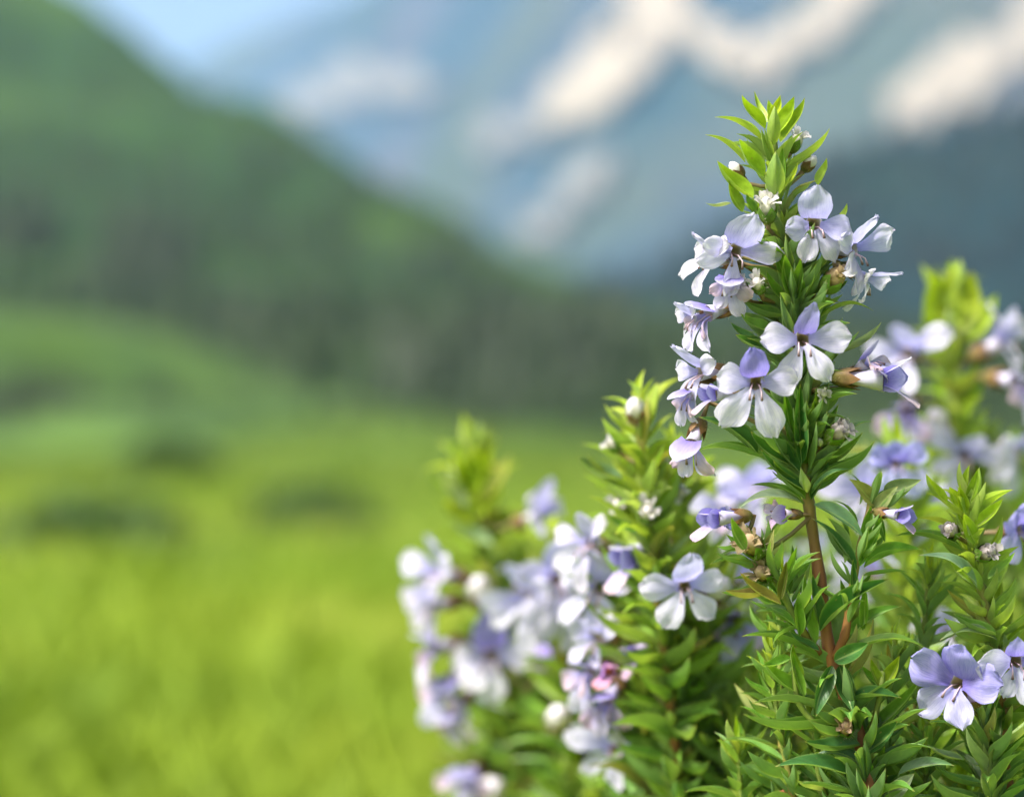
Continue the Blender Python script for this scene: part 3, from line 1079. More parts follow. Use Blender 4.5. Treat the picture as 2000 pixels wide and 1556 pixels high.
def rooted(axis_pts, root_xy):
    "prepend the way down to the soil"
    x, y = root_xy
    z = ground_z(x, y) - 0.01
    low = axis_pts[0]
    base = Vector((x, y, z))
    return base, [base, base.lerp(low, 0.45) + Vector((0.006, 0.004, 0)), low] + axis_pts[1:]

# ================================================================== MAIN SPRIG
rng = random.Random(42)
axis = [P(1702, 1700, .500), P(1690, 1500, .500), P(1655, 1370, .500), P(1622, 1280, .500), P(1601, 1130, .500), P(1580, 985, .500), P(1568, 860, .500), P(1556, 690, .501), P(1538, 500, .501), P(1516, 380, .500), P(1511, 290, .500), P(1514, 225, .500)]
base, full = rooted(axis, (0.075, 0.52))
main = empty("flowering_stem", base, "tall sharp central flowering stem with lilac white flowers and a rust brown bare stretch", "flower stem", "flowering stems of the shrub")
ms = add_stem(main, full[:9], 0.0019, 0.00105, [BROWN, BROWN, RUST, RUST, RUST, RUST, BROWN, cmix(RUST, GSTEM, .4), GSTEM], S=12)
ms2 = add_stem(main, full[7:], 0.00115, 0.0007, [cmix(RUST, GSTEM, .6), GSTEM, GSTEM], name="stem_tip")
msa = ms + ms2[1:]
TOW = 0.001

def px_leaf(th, b, t, w, col, bd=0.0, td=0.0, hint=None, var=None, d=0.5, r=rng):
    "leaf from pixel base to pixel tip; bd/td: how far (m) in front of the stem plane base and tip stand"
    d = DS(d)
    B = P(b[0], b[1], d - bd); T = P(t[0], t[1], d - td)
    w *= 0.88
    h = hint if hint is not None else Vector((0, -0.6, 0.8))
    return place_leaf(th, B, T, w * K * d, h, col, r, var)

Y2 = cmix(YOUNG, MID, .35)
FC = Vector((0, -1, 0.25))
for b, t, w_, c, bd, td, h, var in (
    ((1494, 252), (1440, 190), 30, YOUNG, .001, .004, V(.5, .4, .8), 1),
    ((1498, 240), (1471, 181), 20, YOUNG, -.001, -.004, V(.5, .2, .8), 0),
    ((1505, 245), (1526, 186), 28, YOUNG, -.001, .001, V(-.4, .1, .9), 0),
    ((1512, 238), (1500, 196), 22, YOUNG, -.002, -.003, FC, 4),
    ((1521, 258), (1553, 189), 40, YOUNG, .001, .003, V(-.7, .2, .8), 4),
    ((1525, 278), (1580, 196), 38, Y2, .001, .003, V(-.6, .4, .7), 1),
    ((1510, 284), (1513, 208), 32, YOUNG, .003, .006, V(.1, .2, -1), 0),
    ((1493, 280), (1400, 222), 30, Y2, .000, .002, V(.4, .8, .3), 2),
    ((1455, 318), (1381, 258), 27, Y2, .001, .002, V(.5, .8, .4), 2),
    ((1490, 345), (1441, 272), 42, Y2, .003, .007, V(.4, .3, .8), 4),
    ((1538, 326), (1625, 256), 20, Y2, .001, .002, V(-.5, .8, .2), 0),
    ((1514, 388), (1515, 297), 46, Y2, .004, .009, V(.1, -.1, -1), 4),
    ((1470, 388), (1398, 316), 42, Y2, .003, .006, V(.6, .5, .7), 4),
    ((1450, 414), (1420, 350), 36, Y2, .003, .005, V(.6, .2, .8), 0),
    ((1598, 362), (1619, 312), 30, Y2, -.002, -.003, V(-.7, .2, .7), 1),
    ((1528, 372), (1533, 285), 32, MID, .001, .003, V(-.5, .1, .8), 5),
    ((1527, 374), (1562, 318), 17, Y2, .002, .005, V(-.6, .5, .5), 0),
    ((1428, 397), (1378, 400), 9, (0.36, 0.45, 0.30), -.004, -.006, V(0, 1, .2), 0),
    ((1642, 436), (1658, 400), 24, Y2, -.003, -.004, V(-.8, .2, .6), 1),
    ((1480, 425), (1452, 380), 26, MID, .002, .004, V(.6, .2, .8), 1),
    ((1500, 440), (1478, 390), 20, Y2, .003, .005, V(.4, -.1, .9), 0),
    # heart of the flowering part
    ((1535, 545), (1515, 480), 34, MID, .003, .009, FC, 4),
    ((1545, 575), (1530, 495), 36, MID, .004, .010, V(.3, .1, 1), 0),
    ((1552, 590), (1570, 500), 32, MID, .003, .008, V(-.4, .1, 1), 1),
    ((1560, 600), (1602, 515), 28, MID, .002, .006, V(-.6, .2, .8), 1),
    ((1540, 600), (1492, 530), 30, MID, .002, .006, V(.6, .2, .8), 0),
    ((1555, 610), (1640, 585), 22, Y2, .001, .003, V(-.4, .8, .4), 2),
    ((1600, 622), (1702, 592), 20, Y2, .000, .002, V(-.3, .9, .3), 3),
    ((1640, 690), (1725, 634), 17, (0.30, 0.42, 0.22), -.001, .001, V(-.5, .8, .3), 0),
    ((1530, 620), (1450, 590), 30, MID, .002, .005, V(.4, .8, .5), 4),
    ((1510, 650), (1440, 620), 30, MID, .002, .005, V(.3, .7, .6), 1),
    ((1480, 670), (1424, 632), 28, OLD, .002, .004, V(.3, .6, .7), 0),
    ((1500, 680), (1435, 655), 30, OLD, .002, .006, V(.2, .6, .8), 4),
    # below the two big flowers: fans of dark upright leaves
    ((1560, 900), (1530, 760), 32, MID, .003, .006, FC, 0),
    ((1565, 905), (1560, 745), 32, OLD, .004, .007, FC, 1),
    ((1570, 905), (1600, 760), 30, MID, .003, .006, V(-.4, .1, 1), 0),
    ((1575, 905), (1640, 790), 28, MID, .002, .005, V(-.5, .3, .8), 4),
    ((1560, 920), (1500, 830), 34, OLD, .003, .007, V(.5, .3, .9), 4),
    ((1555, 915), (1455, 850), 36, OLD, .002, .006, V(.5, .5, .8), 1),
    ((1478, 890), (1366, 812), 46, OLD, .002, .005, V(.4, .6, .8), 6),
    ((1485, 893), (1360, 872), 24, MID, .003, .005, V(.1, 1, .3), 2),
    ((1570, 930), (1690, 850), 26, MID, .001, .004, V(-.5, .7, .5), 0),
    ((1583, 950), (1718, 877), 24, MID, .002, .004, V(-.4, .8, .4), 1),
    ((1585, 965), (1660, 908), 20, OLD, .003, .006, V(-.4, .7, .5), 3),
    ((1575, 960), (1480, 880), 26, OLD, .004, .008, V(.4, .5, .8), 0),
    ((1572, 975), (1500, 905), 22, MID, .003, .006, V(.5, .5, .7), 1),
    ((1565, 982), (1440, 980), 30, (0.20, 0.27, 0.20), .002, .004, V(.1, .9, .5), 3),
    ((1570, 985), (1470, 940), 26, MID, .001, .002, V(.4, .8, .4), 2),
    ((1590, 985), (1690, 1046), 42, (0.10, 0.22, 0.10), .003, .006, V(.3, .7, .8), 2),
    ((1675, 1112), (1608, 1022), 26, OLD, .001, .004, V(.4, .4, .8), 4),
    ((1585, 975), (1625, 900), 24, OLD, .002, .004, V(-.5, .2, .8), 1),
    ((1600, 880), (1655, 820), 22, MID, .000, .001, V(-.5, .4, .7), 0),
    ((1640, 870), (1700, 815), 18, OLD, .001, .002, V(-.5, .6, .4), 3),
    # node at the fork and below
    ((1600, 1285), (1453, 1232), 34, MID, .002, .006, V(.2, .9, .4), 2),
    ((1650, 1280), (1808, 1248), 30, MID, .002, .005, V(-.1, .9, .5), 3),
    ((1603, 1232), (1735, 1128), 34, OLD, .003, .007, V(-.2, .7, .7), 6),
    ((1655, 1245), (1757, 1178), 32, MID, .001, .003, V(-.4, .7, .6), 2),
    ((1590, 1260), (1565, 1120), 34, MID, .003, .006, V(.6, .1, .8), 0),
    ((1600, 1230), (1578, 1120), 30, OLD, .002, .004, V(.6, .1, .8), 5),
    ((1600, 1270), (1540, 1235), 24, OLD, .004, .007, V(.4, .6, .6), 0),
    ((1545, 1285), (1490, 1300), 26, MID, .004, .007, V(.2, .8, .6), 4),
    ((1630, 1290), (1700, 1255), 42, OLD, .004, .010, V(-.3, .3, 1), 0),
    ((1625, 1300), (1590, 1400), 40, OLD, .004, .010, V(.3, .2, 1), 0),
    ((1640, 1300), (1665, 1390), 44, OLD, .003, .007, V(-.1, .3, 1), 4),
    ((1560, 1355), (1488, 1290), 34, MID, .003, .006, V(.5, .5, .7), 4),
    ((1560, 1340), (1540, 1255), 26, Y2, .004, .006, V(.6, .1, .8), 1),
    ((1570, 1360), (1545, 1270), 22, MID, .005, .007, V(.3, .1, .9), 0),
    ((1720, 1345), (1695, 1285), 26, Y2, .003, .004, V(.5, .1, .8), 1),
    ((1722, 1348), (1758, 1280), 34, Y2, .003, .005, V(-.5, .2, .8), 4),
    ((1725, 1345), (1680, 1300), 26, MID, .002, .004, V(.5, .3, .8), 0),
    ((1640, 1410), (1450, 1405), 18, MID, .003, .004, V(0, 1, .3), 0),
    ((1640, 1400), (1470, 1362), 26, OLD, .003, .005, V(.2, 1, .3), 2),
    ((1660, 1370), (1760, 1360), 26, OLD, .003, .007, V(0, .9, .5), 6),
    ((1690, 1440), (1800, 1330), 36, MID, .000, .002, V(-.5, .4, .8), 0),
    ((1690, 1470), (1755, 1408), 46, OLD, .004, .008, V(-.3, .6, .8), 4),
    ((1680, 1455), (1570, 1450), 40, OLD, .003, .006, V(.2, .9, .5), 4),
    ((1662, 1514), (1518, 1488), 50, OLD, .003, .008, V(.1, .8, .6), 2),
    ((1690, 1500), (1600, 1462), 40, (0.10, 0.20, 0.11), .002, .004, V(.3, .8, .5), 3),
    ((1755, 1512), (1862, 1488), 36, (0.08, 0.19, 0.07), .003, .006, V(-.1, .9, .5), 2),
    ((1882, 1484), (1808, 1456), 20, (0.2, 0.3, 0.17), .002, .004, V(-.3, .8, .5), 0),
    ((1740, 1560), (1790, 1510), 44, (0.22, 0.30, 0.22), .004, .007, V(-.4, .4, .9), 5),
    ((1700, 1530), (1730, 1455), 26, MID, .002, .003, V(-.4, .1, .9), 0),
    ((1700, 1530), (1680, 1450), 22, MID, .002, .004, V(.4, .1, .9), 1),
):
    px_leaf(main, b, t, w_, c, bd, td, h, var)

# procedural leaves on the flowering part (behind and between)
sub = [p for p in ms2]
dress(main, spline(axis[5:], 6), rng, 0.013, 0.080, 0.0027, 0.0028, 0.0092, 0.0135, per=3, age0=0.20, age1=0.85, apex=False, tuft=0.30, lim=150, ang0=36, ang1=58, wr=0.19)

tufts(main, spline(axis[5:], 6), rng, 0.030, 0.079, 230, 0.006, 0.0130, cmix(MID, OLD, .3))
tufts(main, spline(axis[5:], 6), rng, 0.008, 0.036, 46, 0.005, 0.009, cmix(YOUNG, MID, .5))
# flowers on the main sprig
def fl(th, sp, kind, px, py, face, up=(0, 1, 0), d=0.5, fwd=0.0, s=1.0, tint=(1, 1, 1), below=0.005, skip=()):
    s *= (DS(d) / 0.5) ** 0.7
    pos = P(px, py, DS(d) - fwd)
    return add_flower(th, kind, pos, V(*face), V(*up), nearest(sp, pos, below), s, tint, skip)

fl(main, msa, "swept", 1437, 492, (.25, -.10, .9), (.25, 1, 0), fwd=.006, s=1.0)
fl(main, msa, "swept", 1395, 505, (-.85, .15, .35), (.2, 1, .1), fwd=.002, s=0.85, tint=(1.06, 1.05, 1.0))
fl(main, msa, "front_pale", 1590, 438, (.12, .05, 1), (-.05, 1, 0), fwd=.007, s=1.0)
fl(main, msa, "swept", 1668, 488, (.75, -.05, .55), (.15, 1, 0), fwd=.002, s=0.98)
fl(main, msa, "swept", 1690, 545, (.70, -.45, .25), (.5, .8, .2), fwd=.000, s=0.80, tint=(1.06, 1.05, 1.0))
fl(main, msa, "droop", 1383, 612, (-.80, -.25, .35), (0, 1, .2), fwd=.003, s=0.95)
fl(main, msa, "droop", 1425, 548, (-.25, -.45, .75), (.1, 1, .2), fwd=.006, s=0.8, tint=(1.04, 1.02, 1))
fl(main, msa, "swept", 1352, 622, (-.9, -.2, .25), (.1, 1, 0), fwd=.001, s=0.62, tint=(1.06, 1.05, 1))
fl(main, msa, "droop", 1345, 770, (-.75, -.45, .35), (.1, 1, .1), fwd=.002, s=0.8, tint=(1.02, 1, 1))
fl(main, msa, "front_wide", 1568, 664, (.05, -.02, 1), (.03, 1, 0), fwd=.013, s=1.02)
fl(main, msa, "front_violet", 1476, 748, (-.06, -.08, 1), (.03, 1, 0), fwd=.014, s=1.02)
fl(main, msa, "swept", 1366, 728, (-.85, -.05, .40), (-.05, 1, 0), fwd=.003, s=0.95)
fl(main, msa, "half_open", 1392, 770, (-.85, .05, .50), (0, 1, 0), fwd=.008, s=0.75)
fl(main, msa, "droop", 1352, 868, (-.30, -.65, .55), (-.1, 1, .3), fwd=.004, s=0.95, tint=(1.05, 1.0, 1.0))
fl(main, msa, "half_open", 1728, 742, (.92, -.05, .30), (.1, 1, .1), fwd=.004, s=1.15)
fl(main, msa, "droop", 1692, 708, (.45, .45, .35), (-.3, 1, 0), fwd=.000, s=0.85, tint=(1.08, 1.06, 1.0))
fl(main, msa, "dry_head", 1640, 842, (.55, .45, .6), fwd=.006, s=1.05)
fl(main, msa, "opening_head", 1498, 405, (-.1, .9, .45), (0, 0, 1), fwd=.005, s=0.95, below=.008)
fl(main, msa, "opening_head", 1555, 275, (.45, .85, .1), (0, 0, 1), fwd=-.002, s=0.75)
fl(main, msa, "white_bud", 1437, 330, (-.6, .7, .1), fwd=-.003, s=0.6)
fl(main, msa, "white_bud", 1582, 318, (.6, .7, .1), fwd=-.003, s=0.6)
fl(main, msa, "opening_head", 1445, 560, (-.4, .5, .6), fwd=.005, s=0.8)
fl(main, msa, "dry_head", 1632, 542, (.5, .6, .5), fwd=.005, s=1.1, tint=(.9, .75, .4))
fl(main, msa, "opening_head", 1480, 555, (-.3, .6, .6), fwd=.006, s=0.7)
fl(main, msa, "opening_head", 1606, 768, (.3, -.2, .8), fwd=.006, s=0.55)
fl(main, msa, "green_bud", 1600, 865, (.1, .6, .7), fwd=.004, s=0.45)

# branches of the main stem
br = add_stem(main, [P(1630, 1282, .499), P(1650, 1240, .497), P(1662, 1160, .497), P(1682, 1060, .497), P(1700, 985, .497), P(1715, 945, .497)], 0.0010, 0.0005, [RUST, RUST, cmix(RUST, GSTEM, .6), cmix(RUST, GSTEM, .5), GSTEM], "branch")
for b, t, w_, c, bd, td, h, var in (
    ((1672, 1112), (1590, 1008), 24, OLD, .004, .004, V(.4, .4, .8), 2),
    ((1680, 1105), (1726, 1005), 26, MID, .005, .008, V(-.5, .1, .8), 0),
    ((1688, 1108), (1800, 1070), 26, MID, .003, .004, V(-.2, .9, .4), 6),
    ((1690, 1060), (1705, 985), 28, MID, .004, .006, V(-.4, .1, .9), 1),
    ((1672, 1180), (1664, 1090), 22, OLD, .004, .006, V(.2, .1, 1), 0),
    ((1660, 1200), (1640, 1130), 22, MID, .003, .005, V(.4, .1, .9), 4),
    ((1686, 1230), (1690, 1140), 22, MID, .003, .005, V(-.3, .1, .9), 0),
    ((1710, 985), (1665, 935), 40, (0.22, 0.27, 0.07), .004, .008, V(.5, .2, .9), 7),
    ((1725, 962), (1800, 938), 40, (0.18, 0.28, 0.13), .004, .006, V(0, .6, .8), 4),
    ((1706, 1000), (1750, 950), 36, (0.2, 0.27, 0.12), .004, .008, V(-.3, .3, .9), 7),
    ((1712, 1000), (1730, 1060), 20, MID, .003, .005, V(-.5, .3, .8), 0),
):
    px_leaf(main, b, t, w_, c, bd, td, h, var)
fl(main, br, "half_open", 1758, 1006, (.80, -.10, .55), fwd=.009, s=0.62, tint=(.85, .8, .95))
bl = add_stem(main, [P(1600, 1275, .499), P(1560, 1220, .496), P(1530, 1160, .495), P(1490, 1095, .495), P(1455, 1050, .495)], 0.0009, 0.0006, [RUST, GSTEM, GSTEM, cmix(GSTEM, RUST, .4)], "branch")
for b, t, w_, c, bd, td, h, var in (
    ((1520, 1160), (1560, 1065), 24, MID, .004, .008, V(-.4, .2, .9), 0),
    ((1525, 1170), (1540, 1090), 22, (0.14, 0.14, 0.04), .005, .008, V(-.3, .2, .9), 1),
    ((1470, 1100), (1388, 1096), 26, MID, .004, .006, V(.1, .9, .4), 2),
    ((1500, 1160), (1416, 1155), 26, (0.20, 0.18, 0.06), .004, .006, V(.1, .9, .4), 4),
    ((1525, 1180), (1440, 1120), 26, (0.20, 0.20, 0.05), .005, .008, V(.3, .6, .7), 0),
    ((1455, 1075), (1425, 1010), 34, MID, .008, .010, V(.5, .2, .8), 0),
    ((1490, 1100), (1510, 1035), 30, (0.20, 0.22, 0.07), .003, .005, V(-.3, .1, .9), 7),
    ((1555, 1225), (1480, 1185), 26, MID, .004, .005, V(.3, .8, .5), 3),
    ((1560, 1240), (1555, 1150), 24, MID, .004, .007, V(.3, .1, .9), 1),
):
    px_leaf(main, b, t, w_, c, bd, td, h, var, d=.497)
tufts(main, bl, rng, 0.002, 0.024, 34, 0.006, 0.0115, MID)
tufts(main, br, rng, 0.002, 0.030, 26, 0.006, 0.0105, MID)
tufts(main, spline(axis[0:4], 6), rng, 0.013, 0.045, 80, 0.008, 0.0150, cmix(MID, OLD, .5))
fl(main, bl, "opening_head", 1468, 1062, (-.5, .6, .6), fwd=.008, s=1.15, tint=(.62, .5, .3))
fl(main, bl, "opening_head", 1490, 1118, (-.6, .3, .7), fwd=.007, s=.9, tint=(.6, .5, .3))
fl(main, bl, "half_open", 1398, 1012, (-.90, -.05, .40), fwd=.008, s=0.85, tint=(.95, .9, 1))
fl(main, bl, "half_open", 1428, 1020, (-.6, .55, .4), (.3, 1, 0), fwd=.003, s=0.7, tint=(.9, .9, 1))
fl(main, bl, "droop", 1530, 1003, (-.75, .05, .4), (.1, .2, 1), fwd=.004, s=0.6, tint=(1.02, .9, .9))
b3 = add_stem(main, [P(1690, 1500, .500), P(1600, 1420, .497), P(1560, 1370, .496), P(1550, 1300, .495)], 0.0008, 0.0005, [GSTEM, GSTEM, GSTEM], "branch")
b4 = add_stem(main, [P(1690, 1500, .500), P(1705, 1420, .499), P(1720, 1350, .497), P(1725, 1310, .497)], 0.0008, 0.0005, [RUST, GSTEM, GSTEM], "branch")
fl(main, b4, "dry_head", 1652, 1420, (-.2, .5, .8), fwd=.006, s=.8, tint=(1.0, .75, .5))
dress(main, spline(axis[1:4], 6), rng, 0.003, 0.024, 0.0046, 0.0056, 0.0120, 0.0165, per=3, age0=0.5, age1=1.0, apex=False, tuft=0.3, lim=60, ang0=55, ang1=65)

# ================================================================== OTHER SPRIGS
def sprig(label, pts, root, seed, group="flowering stems of the shrub", r0=0.0017, r1=0.0006, bare=0.0, lim=290, top=0.0, span=None, name="flowering_stem", apexage=0.0, botage=0.75, step=(0.0023, 0.0033), ln=(0.0125, 0.0170), per=3, tuft=0.5, wr=0.205):
    r = random.Random(seed)
    g = (DS(pts[-1][2]) / 0.5) ** 0.6
    ln = (ln[0] * g, ln[1] * g)
    ax = [P(p[0], p[1], DS(p[2])) for p in pts]
    root = (root[0], DS(root[1]))
    base, full = rooted(ax, root)
    th = empty(name, base, label, "flower stem", group)
    sp = add_stem(th, full, r0, r1, [BROWN, BROWN, RUST, cmix(RUST, GSTEM, .5), GSTEM, GSTEM])
    vis = spline(ax, 6)
    dress(th, vis, r, 0.003 + top, span if span else walk(vis)[-1] - 0.004, step[0], step[1], ln[0], ln[1], per=per, age0=apexage, age1=botage, lim=lim, tuft=tuft, wr=wr, ang0=38, ang1=64)
    return th, vis

# left tall blurred stem
th, sp = sprig("leftmost blurred flowering stem with a bright green leafy tip above the meadow", [(1050, 1760, .67), (1020, 1500, .665), (985, 1300, .66), (948, 1100, .655), (928, 950, .65), (922, 885, .65)], (0.02, 0.66), 101)
for k, px, py, f, up, s, t in (
    ("swept", 862, 1118, (-.7, .2, .5), (.1, 1, 0), 1.1, (1, 1, 1)),
    ("swept", 848, 1180, (-.8, -.1, .4), (0, 1, 0), 1.0, (1.04, 1.02, .98)),
    ("droop", 852, 1262, (-.8, -.1, .4), (0, 1, 0), 1.1, (1.04, 1.02, .98)),
    ("front_violet", 958, 1282, (.0, .1, 1), (.05, 1, 0), 1.2, (1.2, 1.2, 1.1)),
    ("droop", 875, 1335, (-.5, -.3, .6), (0, 1, 0), 1.15, (1, 1, 1)),
    ("droop", 890, 1392, (-.4, -.5, .5), (0, 1, 0), 1.0, (1.04, 1.0, 1.0)),
    ("swept", 1052, 1008, (.75, .25, .35), (.2, 1, 0), 1.0, (1.02, 1, 1)),
    ("violet_bud", 1065, 1290, (.3, .6, .5), (0, 1, 0), 1.2, (1, 1, 1)),
    ("white_bud", 935, 1150, (.1, .6, .7), (0, 1, 0), 1.3, (1, 1, 1)),
):
    fl(th, sp, k, px, py, f, up, d=.645, fwd=.008, s=s, tint=t)
for b, t, w_, c, h in (((918, 975), (880, 885), 34, YOUNG, V(.6, .2, .8)), ((922, 970), (905, 866), 36, YOUNG, V(.3, .1, .9)), ((926, 970), (932, 862), 36, YOUNG, V(-.1, .1, 1)), ((930, 975), (962, 872), 36, YOUNG, V(-.4, .2, .9)),
                     ((940, 985), (1000, 890), 36, (.42, .5, .22), V(-.5, .5, .7)), ((908, 990), (860, 925), 36, (.44, .52, .34), V(.5, .5, .7)), ((960, 1065), (880, 1020), 46, (.34, .45, .27), V(.3, .8, .5)), ((960, 1160), (935, 1095), 44, (.40, .5, .2), V(.2, .4, .9)),  # first two pale leaves have bright light painted into their green
                     ((930, 1010), (985, 950), 36, YOUNG, V(-.5, .5, .7)), ((920, 1030), (868, 975), 36, YOUNG, V(.5, .5, .7))):
    px_leaf(th, b, t, w_, c, .008, .012, h, 4, d=.65)
# second left stem
th, sp = sprig("soft focus flowering stem just left of the sharp central one", [(1345, 1760, .56), (1318, 1450, .555), (1288, 1200, .548), (1266, 1000, .545), (1254, 880, .543), (1250, 810, .543)], (0.05, 0.56), 102)
px_leaf(th, (1215, 940), (1128, 895), 42, (0.16, 0.27, 0.12), .002, .004, V(.3, .8, .6), 4, d=.545)
px_leaf(th, (1270, 1050), (1180, 1005), 30, MID, .002, .004, V(.3, .8, .6), 0, d=.545)
for k, px, py, f, up, s, t, d in (
    ("white_bud", 1242, 800, (-.2, .8, .5), (0, 1, 0), 1.0, (1, 1, 1), .540),
    ("swept", 1150, 1062, (-.65, .15, .6), (-.1, 1, 0), 1.0, (1.05, 1.03, 1.0), .560),
    ("half_open", 1228, 1088, (-.65, -.25, .6), (-.1, 1, 0), 1.2, (1, 1, 1), .548),
    ("swept", 1170, 1150, (-.5, 0, .8), (0, 1, 0), 1.1, (1, 1, 1), .562),
    ("swept", 1168, 1245, (-.7, -.1, .6), (0, 1, 0), 1.05, (1, 1, 1), .560),
    ("droop", 1150, 1310, (-.7, -.1, .5), (0, 1, 0), 1.1, (1, 1, 1), .560),
    ("droop", 1185, 1365, (-.4, -.4, .6), (0, 1, 0), 1.1, (.95, .9, 1), .558),
    ("half_open", 1240, 1275, (-.6, -.3, .6), (0, 1, 0), .7, (1, .9, 1), .552),
    ("half_open", 1190, 1310, (-.2, .1, .9), (0, 1, 0), .7, (1.25, .75, .85), .552),
    ("opening_head", 1195, 870, (-.7, .6, .2), (0, 1, 0), .6, (1, 1, 1), .545),
    ("opening_head", 1290, 900, (.6, .6, .3), (0, 1, 0), .6, (1, 1, 1), .545),
    ("opening_head", 1265, 1000, (.1, .5, .8), (0, 1, 0), .9, (1, 1, 1), .540),
):
    fl(th, sp, k, px, py, f, up, d=d, s=s, tint=t)
# stem carrying the blurred frontal flowers left of centre
th, sp = sprig("blurred stem with a cluster of pale flowers between the two left stems", [(1150, 1760, .63), (1130, 1500, .625), (1110, 1300, .62), (1095, 1180, .62), (1085, 1080, .62)], (0.035, 0.62), 103)
for k, px, py, f, up, s, t in (
    ("open_star", 1085, 1130, (.05, .05, 1), (0, 1, 0), 1.25, (1.02, 1.02, 1)),
    ("swept", 1035, 1165, (-.6, -.2, .7), (0, 1, 0), 1.1, (1, 1, 1)),
    ("swept", 1120, 1180, (.3, -.3, .8), (0, 1, 0), 1.1, (1.02, 1, 1)),
    ("white_bud", 1090, 1400, (.1, .5, .8), (0, 1, 0), 1.3, (1, 1, 1)),
):
    fl(th, sp, k, px, py, f, up, d=.612, s=s, tint=t)
# star flower stem
th, sp = sprig("stem behind the left branch carrying one open five petalled star flower", [(1440, 1760, .565), (1410, 1500, .562), (1385, 1330, .56), (1365, 1200, .558), (1350, 1080, .557)], (0.062, 0.57), 104)
fl(th, sp, "open_star", 1338, 1146, (.02, 0, 1), (-.05, 1, 0), d=.532, s=1.0)
fl(th, sp, "white_bud", 1400, 1150, (.5, .5, .6), d=.552, s=1.3)
fl(th, sp, "droop", 1440, 1210, (.3, -.2, .8), d=.56, s=1.0)
px_leaf(th, (1300, 1250), (1275, 1150), 50, OLD, .004, .006, FC, 0, d=.555)
# right back stem
th, sp = sprig("tall blurred flowering stem at the right with a broad bright green tip", [(1990, 1760, .63), (1950, 1400, .627), (1910, 1100, .625), (1880, 900, .622), (1865, 720, .62), (1860, 575, .62)], (0.115, 0.63), 105, ln=(0.0115, 0.0160), wr=0.32)
for k, px, py, f, up, s, t, d in (
    ("swept", 1772, 690, (-.35, .1, .8), (0, 1, 0), 1.0, (1, 1, 1), .605),
    ("droop", 1770, 800, (-.3, -.2, .8), (.1, 1, 0), 1.1, (1.03, 1, 1), .605),
    ("swept", 1885, 890, (.1, -.1, .9), (.3, 1, 0), 1.0, (1.02, 1.02, 1), .61),
    ("swept", 1955, 668, (.6, .35, .3), (.3, 1, 0), 1.15, (1.06, 1.04, 1), .615),
    ("droop", 1985, 745, (.5, -.1, .6), (0, 1, 0), 1.2, (1.02, 1.02, 1), .61),
    ("swept", 1985, 880, (.5, -.1, .6), (0, 1, 0), 1.1, (1.02, 1.02, 1), .62),
    ("white_bud", 1830, 820, (-.3, .4, .7), (0, 1, 0), 1.2, (1, 1, 1), .61),
):
    fl(th, sp, k, px, py, f, up, d=d, s=s, tint=t)
for b, t, w_ in (((1850, 650), (1822, 530), 85), ((1868, 650), (1898, 530), 85), ((1860, 650), (1860, 528), 90), ((1890, 660), (1948, 575), 46), ((1845, 680), (1800, 610), 40)):
    px_leaf(th, b, t, w_, YOUNG, .004, .006, FC, 0, d=.62)
# stem between main and right back: lilac flower and white ones
th, sp = sprig("blurred stem with a lilac two lobed flower behind the brown bud", [(1800, 1760, .585), (1790, 1400, .58), (1775, 1150, .578), (1765, 1000, .576), (1755, 900, .575)], (0.095, 0.585), 106)
for k, px, py, f, up, s, t, d in (
    ("ruffled", 1750, 905, (.1, .1, 1), (0, 1, 0), .75, (1.1, 1.15, 1.1), .565),
    ("swept", 1700, 960, (-.2, .2, .8), (0, 1, 0), 1.1, (1.02, 1.02, 1), .585),
    ("swept", 1790, 985, (.3, .1, .8), (0, 1, 0), 1.0, (1.02, 1.02, 1), .585),
    ("droop", 1480, 955, (-.3, .1, .8), (0, 1, 0), 1.3, (1.02, 1.02, 1.02), .555),
):
    if px > 1600: fl(th, sp, k, px, py, f, up, d=d, s=s, tint=t)
# right front stem, sharp, leafy
th, sp = sprig("sharp leafy stem at the right edge with a fresh green tip and dry grey heads", [(1975, 1760, .515), (1960, 1450, .510), (1945, 1280, .507), (1918, 1150, .505), (1895, 1050, .503), (1890, 985, .503)], (0.105, 0.53), 107, ln=(0.0105, 0.0150), lim=260)
for b, t, w_, c, bd, td, h, var in (
    ((1848, 985), (1806, 926), 26, Y2, .003, .006, V(.5, .5, .7), 4),
    ((1880, 990), (1852, 950), 28, Y2, .003, .005, FC, 0),
    ((1885, 1000), (1870, 945), 26, YOUNG, .003, .006, FC, 1),
    ((1890, 990), (1912, 915), 28, Y2, .002, .004, V(-.5, .2, .8), 0),
    ((1905, 1030), (1960, 975), 30, Y2, .003, .005, V(-.5, .4, .8), 4),
    ((1880, 1075), (1750, 1038), 28, MID, .003, .005, V(.2, .9, .5), 2),
    ((1908, 1148), (1808, 1072), 36, (0.20, 0.30, 0.20), .004, .008, V(.5, .7, .6), 3),
    ((1905, 1060), (1880, 1000), 34, Y2, .004, .008, FC, 0),
    ((1930, 1130), (1985, 1080), 26, MID, .003, .004, V(-.4, .7, .6), 0),
    ((1945, 1240), (1860, 1200), 30, MID, .003, .005, V(.4, .8, .5), 4),
    ((1948, 1250), (1840, 1235), 36, (0.14, 0.24, 0.11), .003, .005, V(.3, .9, .4), 3),
):
    px_leaf(th, b, t, w_, c, bd, td, h, var, d=.504)
fl(th, sp, "dry_head", 1857, 1035, (-.5, .4, .7), d=.500, s=.8)
fl(th, sp, "dry_head", 1928, 1078, (.5, .3, .8), d=.500, s=.9)
fl(th, sp, "front_wide", 1985, 1292, (.05, 0, 1), (.1, 1, 0), d=.492, s=1.05, tint=(.98, .98, 1))
fl(th, sp, "ruffled", 1990, 1035, (.5, .1, .8), d=.53, s=.8)
